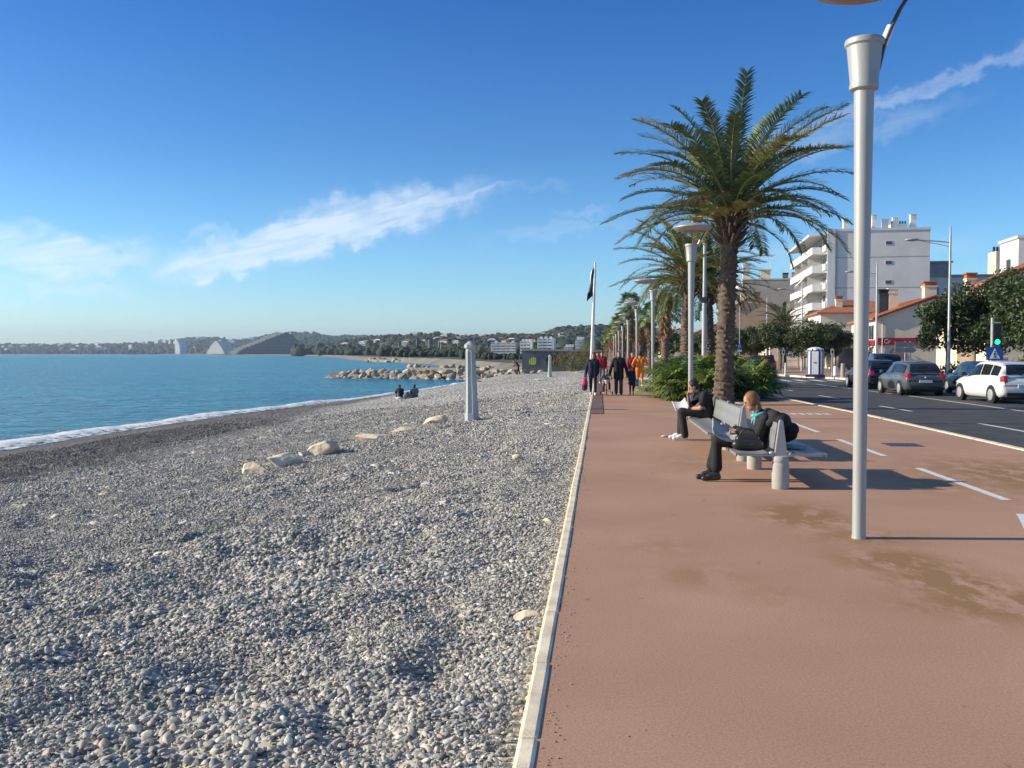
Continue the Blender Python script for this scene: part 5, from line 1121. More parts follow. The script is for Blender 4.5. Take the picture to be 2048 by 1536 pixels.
# child on a small bicycle
J = dict(pelvis=(0, .12, .52), chest=(0, .06, .72), neck=(0, .02, .84), head=(0, -.02, .97), shL=(.13, .04, .80), shR=(-.13, .04, .80), elL=(.20, -.08, .66), elR=(-.20, -.08, .66), haL=(.19, -.26, .66), haR=(-.19, -.26, .66), hdL=(0, -1, -.1), hdR=(0, -1, -.1),
         hpL=(.07, .10, .50), hpR=(-.07, .10, .50), knL=(.11, -.14, .44), knR=(-.11, -.10, .36), anL=(.12, -.06, .20), anR=(-.12, -.02, .11), toL=(.12, -.19, .15), toR=(-.12, -.15, .05))
person('small child in dark jacket riding the pink bicycle', (.26, 37.9, 0), J, dict(top='cloth_grey', tg=.022, legs='cloth_maroon', lg=.012, flare=.01, shoes='cloth_white', hair='hair_dark', hair_len=.03, curl=1.0), (0, -1), s=.70, vox=.012, group=k_)
def bicycle(label, loc, rz, s, fm, basket=None, stab=False, cat='bicycle'):
    r = thing('bicycle', label, cat, loc, rz); R_ = .33 * s; wb = 1.0 * s
    for nm, y in (('front', -wb / 2), ('rear', wb / 2)):
        w = MB(); a = np.linspace(0, 2 * math.pi, 29); w.tube([(0, y + R_ * .94 * math.cos(t), R_ + R_ * .94 * math.sin(t)) for t in a], .022 * s + .004, 8, cap=False); o = part(w, 'wheel', 'rubber', r, smooth=180)
        q = MB()
        for t in np.linspace(0, math.pi, 9)[:-1]: q.tube([(0, y + R_ * .9 * math.cos(t), R_ + R_ * .9 * math.sin(t)), (0, y - R_ * .9 * math.cos(t), R_ - R_ * .9 * math.sin(t))], .003, 4)
        q.lathe([(.02, -.03), (.02, .03)], (0, y, R_), 8, axis='x'); q.build('spokes', 'chrome', o)
    f = MB(); bb = (0, .06 * s, R_ * .9); hd = (0, -wb * .34, .86 * s); st = (0, .22 * s, .78 * s); re = (0, wb / 2, R_)
    for p, q in ((bb, hd), (bb, st), (hd, (0, .18 * s, .62 * s)), (bb, re), (re, (0, .18 * s, .62 * s)), (hd, (0, -wb / 2, R_))): f.tube([p, q], .018 * s + .003, 8)
    part(f, 'frame', fm, r, smooth=60); hb = MB().tube([(-.26 * s, -.22 * s, .98 * s), (-.1 * s, -.33 * s, 1.0 * s), (.1 * s, -.33 * s, 1.0 * s), (.26 * s, -.22 * s, .98 * s)], .013, 6).tube([hd, (0, -.33 * s, 1.0 * s)], .015, 6); part(hb, 'handlebar', 'chrome', r, smooth=60)
    part(MB().ell((0, .22 * s, .80 * s), (.07 * s, .13 * s, .035 * s), 10, 6), 'saddle', 'black', r, smooth=180)
    if basket: part(MB().lathe([(.09 * s, 0), (.17 * s, .26 * s), (.16 * s, .26 * s), (.085 * s, .015)], (0, -.48 * s, .72 * s), 14), 'basket', basket, r, smooth=50)
    if stab:
        for sg in (-1, 1): q = MB().lathe([(.01, -.02), (.07, -.02), (.07, .02), (.01, .02)], (sg * .24, wb / 2, .07), 14, axis='x'); q.tube([(0, wb / 2, R_), (sg * .22, wb / 2, .08)], .008, 5); part(q, 'training_wheel', 'rubber', r)
    return r
bicycle('small pink bicycle with a white basket and training wheels', (.26, 37.85, 0), 0, .62, 'cloth_pink', 'cloth_white', True)
# runner in orange, seen from behind
J = stand(1.76, (0, 1), .22, .12, .05, armb=0); J['elL'] = np.array([-.33, -.12, 1.16]); J['haL'] = np.array([-.30, .12, 1.10]); J['elR'] = np.array([.33, -.02, 1.18]); J['haR'] = np.array([.26, .24, 1.20]); J['anR'] = np.array([.09, -.36, .24]); J['knR'] = np.array([.09, .02, .50]); J['toR'] = np.array([.09, -.34, .08])
person('runner in an orange shirt and orange shorts running away', (1.76, 42.2, 0), J, dict(top='cloth_orange', topname='running_shirt', tg=.020, sleeve=.6, legs='cloth_orange', legname='shorts', lg=.03, leglen=.30, shoes='cloth_white', hair='hair_dark'), (0, 1), vox=.015, group=k_)
person('person in a red jacket walking just ahead of the orange runner', (1.55, 46, 0), stand(1.7, (0, -1), .1, .04), dict(top='cloth_red', tg=.035, legs='cloth_navy', lg=.02, shoes='black', hair='hair_dark'), (0, -1), vox=.018, group=k_)
person('person with a red top and pale grey trousers behind the child on the bicycle', (.1, 52, 0), stand(1.72, (0, -1), .12, .05), dict(top='cloth_red', tg=.04, legs='cloth_grey', lg=.02, shoes='cloth_white', hair='cloth_red', hairname='red_cap'), (0, -1), vox=.018, group=k_)
person('person in a brown coat farther off between the woman on the kerb and the child', (-.15, 60, 0), stand(1.7, (0, -1), .1, .05), dict(top='cloth_brown', tg=.05, coat=.3, legs='cloth_black', lg=.02, shoes='black', hair='hair_dark'), (0, -1), vox=.02, group=k_)
person('person in dark grey between the adult in black and the red jacket', (1.15, 62, 0), stand(1.72, (0, -1), .1, .05), dict(top='cloth_grey', tg=.05, coat=.2, legs='cloth_black', lg=.02, shoes='black', hair='hair_dark'), (0, -1), vox=.02, group=k_)
# two people sitting on the shingle, one stooping by the rocks
bz = float(beach_z(np.array([-12.2]), np.array([59.5]))[0])
def sit(f, lean=.0):
    F = np.array([f[0], f[1], 0.]); Sd = np.array([-f[1], f[0], 0.]); P = lambda a, b, z: F * a + Sd * b + np.array([0, 0, z])
    return dict(pelvis=P(0, 0, .13), chest=P(.04 + lean * .6, 0, .44), neck=P(.08 + lean, 0, .60), head=P(.13 + lean * 1.2, 0, .74), shL=P(.05 + lean, .18, .55), shR=P(.05 + lean, -.18, .55), elL=P(.2 + lean, .24, .36), elR=P(.2 + lean, -.24, .36), haL=P(.42, .1, .34), haR=P(.42, -.1, .34),
                hpL=P(.02, .09, .12), hpR=P(.02, -.09, .12), knL=P(.42, .13, .40), knR=P(.42, -.13, .40), anL=P(.62, .12, .09), anR=P(.62, -.12, .09), toL=P(.78, .13, .04), toR=P(.78, -.13, .04))
gs = 'pair sitting on the pebbles'
person('person in black leaning forward, left of the pair sitting on the pebbles', (-12.55, 59.3, bz), sit((-.5, .85), .18), dict(top='cloth_black', tg=.04, legs='cloth_grey', lg=.02, shoes='cloth_white', hair='hair_dark'), (-.5, .85), vox=.018, group=gs)
person('person in dark grey sitting upright, right of the pair on the pebbles', (-11.75, 59.7, bz), sit((-.4, .9), .02), dict(top='cloth_grey', tg=.04, coat=.1, legs='cloth_black', lg=.02, shoes='black', hair='hair_dark', hair_len=.14), (-.4, .9), vox=.018, group=gs)
b = MB(); b.caps((0, 0, .14), (.1, 0, .30), .17, .15); b.caps((.3, 0, .12), (.3, 0, .22), .14, .12); o = b.melt('rucksack', 'cloth_grey', None, .02, 2); o.location = (-12.25, 59.2, bz); tag(o, 'dark grey rucksack between the pair sitting on the pebbles', 'rucksack')
b = MB(); b.ell((0, 0, .08), (.22, .15, .10), 10, 6, noise=.25); o = b.build('plastic_bag', 'cloth_white', smooth=60); o.location = (-12.5, 58.5, bz - .03); tag(o, 'white bag in front of the pair sitting on the pebbles', 'bag')
J = stand(1.68, (-1, -.2), .15, .03); L_ = np.array([-.32, 0, 0])
for q in ('chest', 'neck', 'head', 'shL', 'shR', 'elL', 'elR', 'haL', 'haR'): J[q] = J[q] + L_ * {'chest': .6, 'neck': 1.1, 'head': 1.5}.get(q, 1.) + np.array([0, 0, {'head': -.16, 'neck': -.08}.get(q, -.06)])
zb = float(beach_z(np.array([-8.9]), np.array([104.]))[0])
person('person stooping beside the rocks in front of the hut', (-8.9, 104, zb), J, dict(top='cloth_maroon', tg=.03, legs='cloth_black', lg=.02, shoes='black', hair='hair_dark'), (-1, -.2), vox=.022)
for k, (x, y, s_) in enumerate([(-9.6, 107, .5), (-8.4, 106.5, .62), (-7.6, 108, .5), (-6.8, 109, .42), (-10.4, 109, .55)]):
    o = protos[(k * 2) % 9].copy(); C.objects.link(o); o.location = (x, y, float(beach_z(np.array([x]), np.array([y]))[0]) + .1); o.scale = (s_ * 1.1, s_, s_ * .8); o.rotation_euler = (.2, .1, k); o['group'] = 'boulders below the hut'; o['label'] = 'boulder lying on the shingle below the concrete hut'
person('pedestrian in red on the far pavement near the blue and white booth', (14.2, 84, 0), stand(1.7, (0, -1), .12, .05), dict(top='cloth_red', tg=.04, legs='cloth_black', lg=.02, shoes='black', hair='hair_dark'), (0, -1), vox=.025, group='pedestrians across the road')
person('pedestrian in black on the far pavement near the yellow shop', (14.9, 85, 0), stand(1.75, (0, -1), .12, .05), dict(top='cloth_black', tg=.04, legs='cloth_navy', lg=.02, shoes='black', hair='hair_dark'), (0, -1), vox=.025, group='pedestrians across the road')
# ---------------------------------------------------------------- cars
def carpaint(name, col): pmat(name, col, .28, var=.03, coat=.7, spec=.5)
carpaint('car_white', (.80, .80, .79)); carpaint('car_grey', (.085, .10, .115)); carpaint('car_navy', (.012, .016, .045)); carpaint('car_blue', (.015, .04, .10)); carpaint('car_black', (.02, .022, .03)); carpaint('car_red', (.22, .01, .02)); carpaint('car_dark', (.03, .035, .045))
pmat('platedigits', (.05, .05, .08), .6)
def car(label, loc, rz, L=4.0, Wd=1.72, H=1.48, col='car_grey', shape='hatch', group='cars in traffic', plate=True):
    r = thing('car', label, 'car', loc, rz, group); hw = Wd / 2; kz = H / 1.48
    low = [(-.5, .45, .70, .80), (-.492, .34, .80, .89), (-.47, .27, .90, .945), (-.42, .23, .955, .985), (-.30, .21, .965, 1), (-.1, .20, .95, 1.), (.1, .20, .925, 1.), (.22, .20, .905, .995), (.30, .21, .88, .985), (.40, .23, .80, .95), (.455, .28, .72, .88), (.488, .34, .62, .78), (.5, .42, .54, .66)]
    roofs = {'hatch': [(-.478, .92, .875, .84), (-.455, 1.10, .90, .775), (-.425, 1.30, .91, .72), (-.385, 1.395, .92, .70), (-.25, 1.455, .925, .705), (-.08, 1.48, .925, .71), (.04, 1.455, .925, .70), (.10, 1.40, .92, .69), (.19, 1.16, .915, .74), (.28, .90, .90, .83)],
             'estate': [(-.485, .92, .88, .84), (-.475, 1.10, .90, .79), (-.45, 1.33, .91, .75), (-.42, 1.42, .92, .73), (-.25, 1.475, .925, .73), (-.08, 1.48, .925, .73), (.04, 1.455, .925, .72), (.09, 1.40, .92, .71), (.18, 1.16, .915, .76), (.26, .90, .90, .83)]}[shape]
    b = MB(); V = []; K = 0
    for s, z0, z1, w in low:
        z0 *= kz; z1 *= kz; w *= hw; half = [(0, z0), (w * .86, z0), (w * .955, z0 + .07), (w, z0 + .22), (w * 1.0, (z0 + z1) / 2 + .06), (w * .985, z1 - .10), (w * .955, z1 - .03), (w * .90, z1 + .002), (0, z1 + .02)]
        ring = half + [(-y, z) for y, z in half[-2:0:-1]]; K = len(ring); V += [(s * L, y, z) for y, z in ring]
    n = len(low); f = [(i * K + j, i * K + (j + 1) % K, (i + 1) * K + (j + 1) % K, (i + 1) * K + j) for i in range(n - 1) for j in range(K)] + [tuple(range(K)), tuple((n - 1) * K + j for j in range(K))]
    b.add(V, f)
    V = []
    for s, zr, wb, wr in roofs:
        zr *= kz; wb *= hw; wr *= hw; zb = np.interp(s, [q[0] for q in low], [q[2] for q in low]) * kz - .04; zt = max(zr - .07, zb + .01)
        half = [(wb, zb), (wb * .5 + wr * .5 + .015, (zb + zt) / 2), (wr + .012, zt), (wr - .03, zr - .02), (wr - .12, zr), (0, zr + .012)]
        ring = half + [(-y, z) for y, z in half[-2::-1]]; K = len(ring); V += [(s * L, y, z) for y, z in ring]
    n = len(roofs); b.add(V, [(i * K + j, i * K + j + 1, (i + 1) * K + j + 1, (i + 1) * K + j) for i in range(n - 1) for j in range(K - 1)])
    o = part(b, 'body', col, r, smooth=38)
    rs = [q[0] for q in roofs]
    def sidept(s, t, off=.006):      # point on the side of the cabin
        zr = np.interp(s, rs, [q[1] for q in roofs]) * kz; wb = np.interp(s, rs, [q[2] for q in roofs]) * hw; wr = np.interp(s, rs, [q[3] for q in roofs]) * hw
        zb = np.interp(s, [q[0] for q in low], [q[2] for q in low]) * kz - .04; zt = max(zr - .07, zb + .01)
        y = wb + (wr + .012 - wb) * t; bow = .015 * 4 * t * (1 - t) * .5
        return np.array([s * L, y + off + bow + .004, zb + (zt - zb) * t])
    for sg in (-1, 1):
        for (sa, sb_) in (((-.405, -.265), (-.25, -.075), (-.06, .205)) if shape == 'hatch' else ((-.435, -.27), (-.255, -.085), (-.07, .19))):
            g = MB(); cols = 7; pts = []
            for i in range(cols):
                s = sa + (sb_ - sa) * i / (cols - 1)
                for t in (.14, .4, .68, .93): p = sidept(s, t); pts.append((p[0], sg * p[1], p[2]))
            g.add(pts, [(i * 4 + j, i * 4 + j + 1, i * 4 + j + 5, i * 4 + j + 4) for i in range(cols - 1) for j in range(3)]); part(g, 'side_window', 'glassdark', r, smooth=60)
    def screen(nm, i0, i1, t0, t1, wf, off):
        g = MB(); pts = []; ss = np.linspace(roofs[i0][0], roofs[i1][0], 8)
        for k, s in enumerate(np.linspace(roofs[i0][0] + (roofs[i1][0] - roofs[i0][0]) * t0, roofs[i0][0] + (roofs[i1][0] - roofs[i0][0]) * t1, 7)):
            zr = np.interp(s, rs, [q[1] for q in roofs]) * kz; wr = np.interp(s, rs, [q[3] for q in roofs]) * hw
            for u in np.linspace(-1, 1, 7): pts.append((s * L + off, u * (wr - .07) * wf, zr + .018 - .018 * u * u))
        g.add(pts, [(i * 7 + j, i * 7 + j + 1, i * 7 + j + 8, i * 7 + j + 7) for i in range(6) for j in range(6)]); part(g, nm, 'glassdark', r, smooth=60)
    screen('rear_window', 0, 3, .12, .80, 1.0, -.016); screen('windscreen', 7, 9, .05, .95, 1.0, .02)
    zt = .93 * kz
    for sg in (-1, 1):
        q = MB(); xs = -.5 * L
        if shape == 'hatch': prof = [(-.485, .985, .80, .70), (-.488, .93, .93, .72), (-.492, .80, .93, .70), (-.496, .67, .88, .66)]
        else: prof = [(-.487, .94, .92, .62), (-.490, .86, .945, .60), (-.493, .78, .93, .60), (-.497, .72, .88, .60)]
        V = []
        for s, z, wo, wi in prof: V += [(s * L + .09, sg * (hw * wo + .022), z * kz), (s * L - .012, sg * hw * (wo * .6 + wi * .4), z * kz), (s * L - .012, sg * hw * wi, z * kz), (s * L + .1, sg * hw * wi, z * kz)]
        F = [(i * 4 + j, i * 4 + (j + 1) % 4, i * 4 + 4 + (j + 1) % 4, i * 4 + 4 + j) for i in range(3) for j in range(4)] + [(0, 1, 2, 3), (12, 13, 14, 15)]
        q.add(V, F); part(q, 'tail_light', 'redlens', r, smooth=30)
        q = MB().ell((.455 * L, sg * hw * .70, .68 * kz), (.10, .17, .07), 12, 8); part(q, 'headlight', 'chrome', r, smooth=180)
        q = MB().ell((.185 * L, sg * (hw + .09), 1.0 * kz), (.06, .10, .075), 12, 8).tube([(.19 * L, sg * (hw - .06), .95 * kz), (.187 * L, sg * (hw + .05), .98 * kz)], .025, 6); part(q, 'door_mirror', 'black' if col == 'car_white' else col, r, smooth=180)
        q = MB().box((.02 * L, sg * (hw + .004), .80 * kz), (.16, .02, .03)).box((-.20 * L, sg * (hw + .004), .82 * kz), (.16, .02, .03)); part(q, 'door_handle', col, r)
    u = MB().bx(-.42 * L, .42 * L, -hw * .8, hw * .8, .14, .26)
    for s in (-.32, .315):
        for sg in (-1, 1): u.lathe([(.02, -.012), (.345, -.012), (.345, .006), (.02, .006)], (s * L, sg * (hw + .002), .31), 28, axis='y')
    part(u, 'underbody', 'rubber', r)
    for s in (-.32, .315):
        for sg in (-1, 1):
            w = MB().lathe([(.17, -.10), (.28, -.11), (.308, -.085), (.312, 0), (.308, .085), (.28, .11), (.17, .10)], (s * L, sg * (hw - .085), .31), 30, axis='y'); o = part(w, 'wheel', 'rubber', r, smooth=40)
            q = MB().lathe([(.02, -.03), (.19, -.03), (.20, -.03), (.20, .03), (.19, .035), (.02, .035)], (s * L, sg * (hw - .005), .31), 24, axis='y')
            for k in range(9): a = k * 2 * math.pi / 9; q.box((s * L + .10 * math.cos(a), sg * (hw + .022 if sg > 0 else hw + .022), .31 + .10 * math.sin(a)), (.17, .012, .03), ry=-a)
            q.build('rim', 'rimsilver', o, smooth=30)
    bz = .22 * kz
    q = MB(); q.box((-.497 * L, 0, .33 * kz), (.06, Wd * .74, .13)); part(q, 'bumper_insert', 'rubber', r, bevel=.02)
    if plate:
        q = MB().box((-.502 * L, 0, .62 * kz if shape == 'hatch' else .60 * kz), (.05, .52, .11)); pl = part(q, 'number_plate', 'plate', r)
    q = MB().ell((-.502 * L, 0, .79 * kz), (.03, .05, .05), 10, 6); part(q, 'badge', 'chrome', r, smooth=180)
    q = MB().box((-.465 * L, 0, 1.33 * kz), (.05, .4, .02)).tube([(-.478 * L, .0, .955 * kz), (-.476 * L, .18, 1.04 * kz), (-.474 * L, .30, 1.07 * kz)], .009, 5); part(q, 'wiper', 'black', r)
    q = MB().tube([(-.25 * L, 0, 1.45 * kz), (-.30 * L, 0, 1.62 * kz)], .006, 5); part(q, 'aerial', 'black', r)
    return r
pmat('rimsilver', (.50, .51, .52), .35, metal=.4, var=.05)
Zr = -.12; U = R(90)
car('white hatchback with dark windows, stopped at the right edge of the picture', (14.62, 36.5, Zr), U + R(3.5), 3.95, 1.72, 1.50, 'car_white', 'hatch')
car('dark grey hatchback in the lane left of the white hatchback', (13.45, 42.9, Zr), U + R(1), 4.02, 1.70, 1.45, 'car_grey', 'hatch')
car('navy saloon partly behind the nearest lamp post', (13.95, 50.4, Zr), U + R(1), 4.3, 1.74, 1.45, 'car_navy', 'estate')
car('black people carrier standing behind the dark grey hatchback', (16.4, 57.5, Zr), U - R(6), 4.5, 1.82, 1.78, 'car_black', 'estate')
car('blue car glimpsed between the grey hatchback and the white hatchback', (16.4, 43.2, Zr), U - R(3), 4.1, 1.70, 1.43, 'car_blue', 'hatch')
car('dark red hatchback parked under the trees across the road', (13.95, 86, .0), U + R(20), 3.9, 1.68, 1.5, 'car_red', 'hatch', 'parked cars under the trees')
car('dark car parked left of the red hatchback across the road', (12.0, 92, -.12), U + R(8), 4.2, 1.72, 1.48, 'car_dark', 'estate', 'parked cars under the trees')
car('distant dark car coming along the road beyond the third lamp post', (9.0, 120, -.12), -U, 4.2, 1.72, 1.45, 'car_dark', 'hatch')
# motor scooter by the third lamp post
r = thing('motor_scooter', 'black motor scooter with a bright headlight beyond the low fan palms', 'scooter', (4.6, 74, 0), R(-80)); 
b = MB(); b.caps((.35, 0, .62), (-.55, 0, .66), .14, .12); b.caps((.4, 0, .55), (.55, 0, 1.0), .10, .09); b.caps((-.5, 0, .5), (-.2, 0, .45), .16, .16); b.melt('body', 'black', r, .02, 2)
for x in (.72, -.6): part(MB().lathe([(.12, -.05), (.24, -.06), (.27, 0), (.24, .06), (.12, .05)], (x, 0, .27), 20, axis='y'), 'wheel', 'rubber', r, smooth=60)
part(MB().tube([(.5, -.34, 1.08), (.58, 0, 1.06), (.5, .34, 1.08)], .02, 6).tube([(.72, 0, .3), (.55, 0, 1.05)], .03, 6), 'handlebar', 'chrome', r, smooth=60); part(MB().ell((.66, 0, .92), (.05, .09, .08), 12, 8), 'headlight', 'whitepaint', r, smooth=180)

# ---------------------------------------------------------------- street furniture across the road
def street_light(label, x, y, h, arm, rz=0.):
    r = thing('street_light', label, 'street light', (x, y, 0), rz, 'street lights with side arms across the road')
    part(MB().lathe([(.11, 0), (.10, 1.2), (.085, 1.25), (.055, h), (.04, h + .5), (.01, h + .52)], n=16), 'pole', 'galv', r, smooth=40)
    part(MB().tube([(0, 0, h - .32), (-arm * .5, 0, h - .22), (-arm, 0, h - .16)], .035, 8).tube([(0, 0, h - .55), (-arm * .3, 0, h - .42), (-arm * .9, 0, h - .2)], .02, 6), 'arm', 'galv', r, smooth=60)
    part(MB().ell((-arm - .25, 0, h - .13), (.36, .16, .085), 16, 8), 'lamp_head', 'lampgrey', r, smooth=180)
for x, y, h, lab in [(18.3, 52, 7.8, 'nearest arm street light, between the gabled shop and the right hand tree'), (20.2, 72, 7.8, 'arm street light whose head shows against the grey gable wall, pole behind the lamp post'), (19.0, 92, 7.9, 'arm street light in front of the white balconies'), (20.0, 117, 7.9, 'arm street light beside the canary palm, against the brown house'), (19.4, 150, 8.2, 'far arm street light left of the brown house')]:
    street_light(lab, x, y, h, 1.65, R(-6))
# slim camera mast behind the second lamp post
r = thing('camera_mast', 'slim grey camera mast between the second lamp post and the big palm', 'mast', (5.05, 47, 0)); part(MB().lathe([(.13, 0), (.11, 3), (.08, 5.6), (.075, 7.0), (.02, 7.05)], n=14), 'pole', 'galv', r, smooth=40); part(MB().box((-.1, -.1, 4.3), (.28, .22, .16)).lathe([(.1, 4.1), (.12, 4.2), (.1, 4.4)], n=12), 'camera', 'darkmetal', r)
# blue and white booth
r = thing('portable_booth', 'blue and white portable booth with a rounded top on the far pavement', 'booth', (15.2, 69, 0), R(-14)); 
b = MB().lathe([(.62, .0), (.62, 1.85), (.55, 1.98), (.3, 2.06), (.02, 2.08)], n=8); b.v = [v @ np.array(Euler((0, 0, R(22.5))).to_matrix()).T * np.array([.92, .92, 1]) for v in b.v]; part(b, 'cabin', 'bluepaint', r, bevel=.03)
part(MB().bx(-.22, .22, -.545, -.525, .18, 1.8), 'door', 'whitepaint', r, bevel=.01)
q = MB()
for sg in (-1, 1): q.box((sg * .40, -.415, 1.0), (.16, .03, 1.6), rz=sg * R(45)); q.box((sg * .56, 0, 1.0), (.03, .3, 1.6))
part(q, 'side_panel', 'whitepaint', r); part(MB().lathe([(.57, 1.88), (.52, 1.99), (.28, 2.09), (.02, 2.11)], n=8), 'roof', 'whitepaint', r); part(MB().box((0, 0, .06), (1.3, 1.3, .12)), 'base', 'black', r)
part(MB().bx(-.10, .10, -.551, -.547, .95, 1.05), 'door_notice', 'shopred', r)
def bollard(label, x, y, h, rad, mat='concrete', group='bollards on the far pavement'):
    r = thing('bollard', label, 'bollard', (x, y, 0), 0, group); part(MB().lathe([(rad * 1.05, 0), (rad, .05), (rad, h * .82), (rad * .82, h * .84), (rad * .82, h * .88), (rad, h * .9), (rad * .9, h), (.02, h + .02)], n=16), 'shaft', mat, r, smooth=35); part(MB().lathe([(rad * 1.25, 0), (rad * 1.25, .03), (rad, .04)], n=16), 'foot', 'concrete', r)
bollard('stout grey concrete bollard right of the blue and white booth', 16.85, 68, .95, .16)
bollard('short white bollard behind the stout grey one', 17.3, 72, .7, .16, 'whitepaint')
bollard('thin pale bollard left of the blue and white booth', 13.6, 71.5, .95, .07, 'offwhite'); bollard('thin pale bollard at the kerb by the red hatchback', 12.9, 80, 1.0, .07, 'offwhite')
def post_sign(label, x, y, h, rz, plate, name='road_sign'):
    r = thing(name, label, 'sign', (x, y, 0), rz); part(MB().lathe([(.035, 0), (.035, h), (.01, h + .01)], n=10), 'post', 'galv', r, smooth=40); plate(r); return r
def p_sign(r):
    part(MB().bx(-.24, .24, -.05, -.036, 2.05, 2.53), 'plate', 'signblue', r); text_obj('letter', 'P', .44, 'whitepaint', r, (0, -.053, 2.27), (R(90), 0, 0)); part(MB().bx(-.22, .22, -.05, -.036, 1.82, 2.0), 'sub_plate', 'whitepaint', r)
post_sign('blue parking sign with a white P, left of the street trees', 13.2, 92, 6.2, 0, p_sign)
def small_sign(r): part(MB().bx(-.12, .12, -.05, -.036, 1.55, 1.95), 'plate', 'whitepaint', r); part(MB().bx(-.06, .06, -.056, -.0505, 1.66, 1.86), 'symbol', 'cloth_navy', r)
post_sign('slim post with a small white plate right of the blue and white booth', 15.75, 66.5, 2.0, R(10), small_sign)
post_sign('slim white post with a small plate left of the booth', 13.9, 74, 2.1, R(10), small_sign)
def direction(r):
    part(MB().prism([(-.72, 2.10), (.50, 2.08), (.74, 2.24), (.50, 2.42), (-.72, 2.44)], -.06, -.03, 'xz'), 'upper_plate', 'signgrey', r)
    part(MB().prism([(-.72, 1.74), (.54, 1.70), (.78, 1.86), (.54, 2.03), (-.72, 2.05)], -.06, -.03, 'xz'), 'lower_plate', 'signgrey', r)
    part(MB().lathe([(.05, 0), (.05, 2.46)], (.35, 0, 0), 10), 'second_post', 'galv', r)
post_sign('grey pointed direction sign above the black people carrier', 20.4, 66, 2.46, R(8), direction, 'direction_sign')
# traffic light with a lit green lamp
r = thing('traffic_light', 'traffic light showing green above a blue crossing sign', 'traffic light', (15.95, 40.5, 0), R(-6))
pmat('tlight', (.02, .02, .02), .5)
m = bpy.data.materials.new('green_lamp'); m.use_nodes = True; e = m.node_tree.nodes['Principled BSDF']; e.inputs['Base Color'].default_value = (.02, .6, .3, 1); e.inputs['Emission Color'].default_value = (.01, .95, .42, 1); e.inputs['Emission Strength'].default_value = 1.6; M['green_lamp'] = m
part(MB().lathe([(.06, 0), (.06, 3.1), (.01, 3.12)], n=12), 'pole', 'galv', r, smooth=40)
part(MB().bx(-.02, .30, -.22, -.06, 1.98, 2.88), 'housing', 'tlight', r, bevel=.02); part(MB().bx(-.045, -.02, -.20, -.02, 2.0, 2.86).bx(-.04, .31, -.06, -.02, 1.94, 2.92), 'backing', 'galv', r)
for k, (z, mm_) in enumerate([(2.12, 'green_lamp'), (2.42, 'rubber'), (2.72, 'rubber')]):
    part(MB().lathe([(.105, -.01), (.09, .02), (.02, .035)], (.14, -.225, z), 20, axis='y'), 'lens', mm_, r, smooth=60)
    part(MB().tube([(.14 + .12 * math.cos(a), -.29, z + .12 * math.sin(a)) for a in np.linspace(0, math.pi, 10)], .012, 5), 'visor', 'tlight', r)
part(MB().bx(-.24, .40, -.11, -.09, 1.38, 1.92), 'crossing_sign', 'signblue', r)
part(MB().prism([(-.12, 1.44), (.28, 1.44), (.08, 1.86)], -.118, -.112, 'xz'), 'white_triangle', 'whitepaint', r)
f = MB().lathe([(.005, -.003), (.03, -.003), (.03, .003), (.005, .003)], (.08, -.122, 1.73), 12, axis='y')
for p, q in (((.08, 1.70), (.07, 1.58)), ((.07, 1.58), (.02, 1.47)), ((.07, 1.58), (.13, 1.48)), ((.08, 1.67), (.02, 1.60)), ((.08, 1.67), (.14, 1.61))): f.tube([(p[0], -.122, p[1]), (q[0], -.122, q[1])], .014, 5)
part(f, 'walking_figure', 'black', r)
# grey service cabinet and planted verge across the road
r = thing('service_cabinet', 'pale grey service cabinet among the shrubs behind the blue car', 'cabinet', (20.0, 50, 0)); part(MB().bx(-.42, .42, -.2, .2, 0, 1.5), 'case', 'offwhite', r, bevel=.02); part(MB().bx(-.38, .38, -.215, -.203, .1, 1.4), 'door', 'concrete', r)
# ---------------------------------------------------------------- buildings across the road
def bthing(name, label, x, y, rz=0., cat='building'): return thing(name, label, cat, (x, y, 0), rz)
# local frame: the sea facade lies on x = 0 (facing -X), the gable wall on y = 0 (facing the viewer)
def gwin(par, x, z, w, h, shutters=False):          # window in the gable wall
    f = MB().bx(x - w / 2 - .06, x + w / 2 + .06, -.05, -.012, z - .06, z + h + .06); o = part(f, 'window', 'offwhite', par); MB().bx(x - w / 2, x + w / 2, -.058, -.052, z, z + h).build('pane', 'winglass', o)
    if shutters:
        for sg in (-1, 1): MB().bx(x + sg * (w * .78) - w * .22, x + sg * (w * .78) + w * .22, -.075, -.02, z, z + h).build('shutter', 'offwhite', o)
def swin(par, y, z, w, h, sh='offwhite', shutters=True):           # window in the sea facade
    f = MB().bx(-.05, -.012, y - w / 2 - .06, y + w / 2 + .06, z - .06, z + h + .06); o = part(f, 'window', 'offwhite', par); MB().bx(-.058, -.052, y - w / 2, y + w / 2, z, z + h).build('pane', 'winglass', o)
    if shutters:
        for sg in (-1, 1): MB().bx(-.09, -.02, y + sg * (w * .80) - w * .26, y + sg * (w * .80) + w * .26, z, z + h).build('shutter', sh, o)
def chimney(par, x, y, z, w, h, mat, cap=None, pots=0):
    b = MB().bx(x - w / 2, x + w / 2, y - w / 2, y + w / 2, z - 1.2, z + h).bx(x - w * .58, x + w * .58, y - w * .58, y + w * .58, z + h, z + h + .12); o = part(b, 'chimney', mat, par)
    if cap: MB().bx(x - w * .5, x + w * .5, y - w * .5, y + w * .5, z + h + .13, z + h + .45).bx(x - w * .62, x + w * .62, y - w * .62, y + w * .62, z + h + .45, z + h + .56).build('cap', cap, o)
    for k in range(pots): MB().lathe([(w * .2, 0), (w * .17, .5), (w * .21, .55), (w * .05, .56)], (x + (k - (pots - 1) / 2) * w * .5, y, z + h + .12), 12).build('pot', cap or 'black', o, smooth=40)

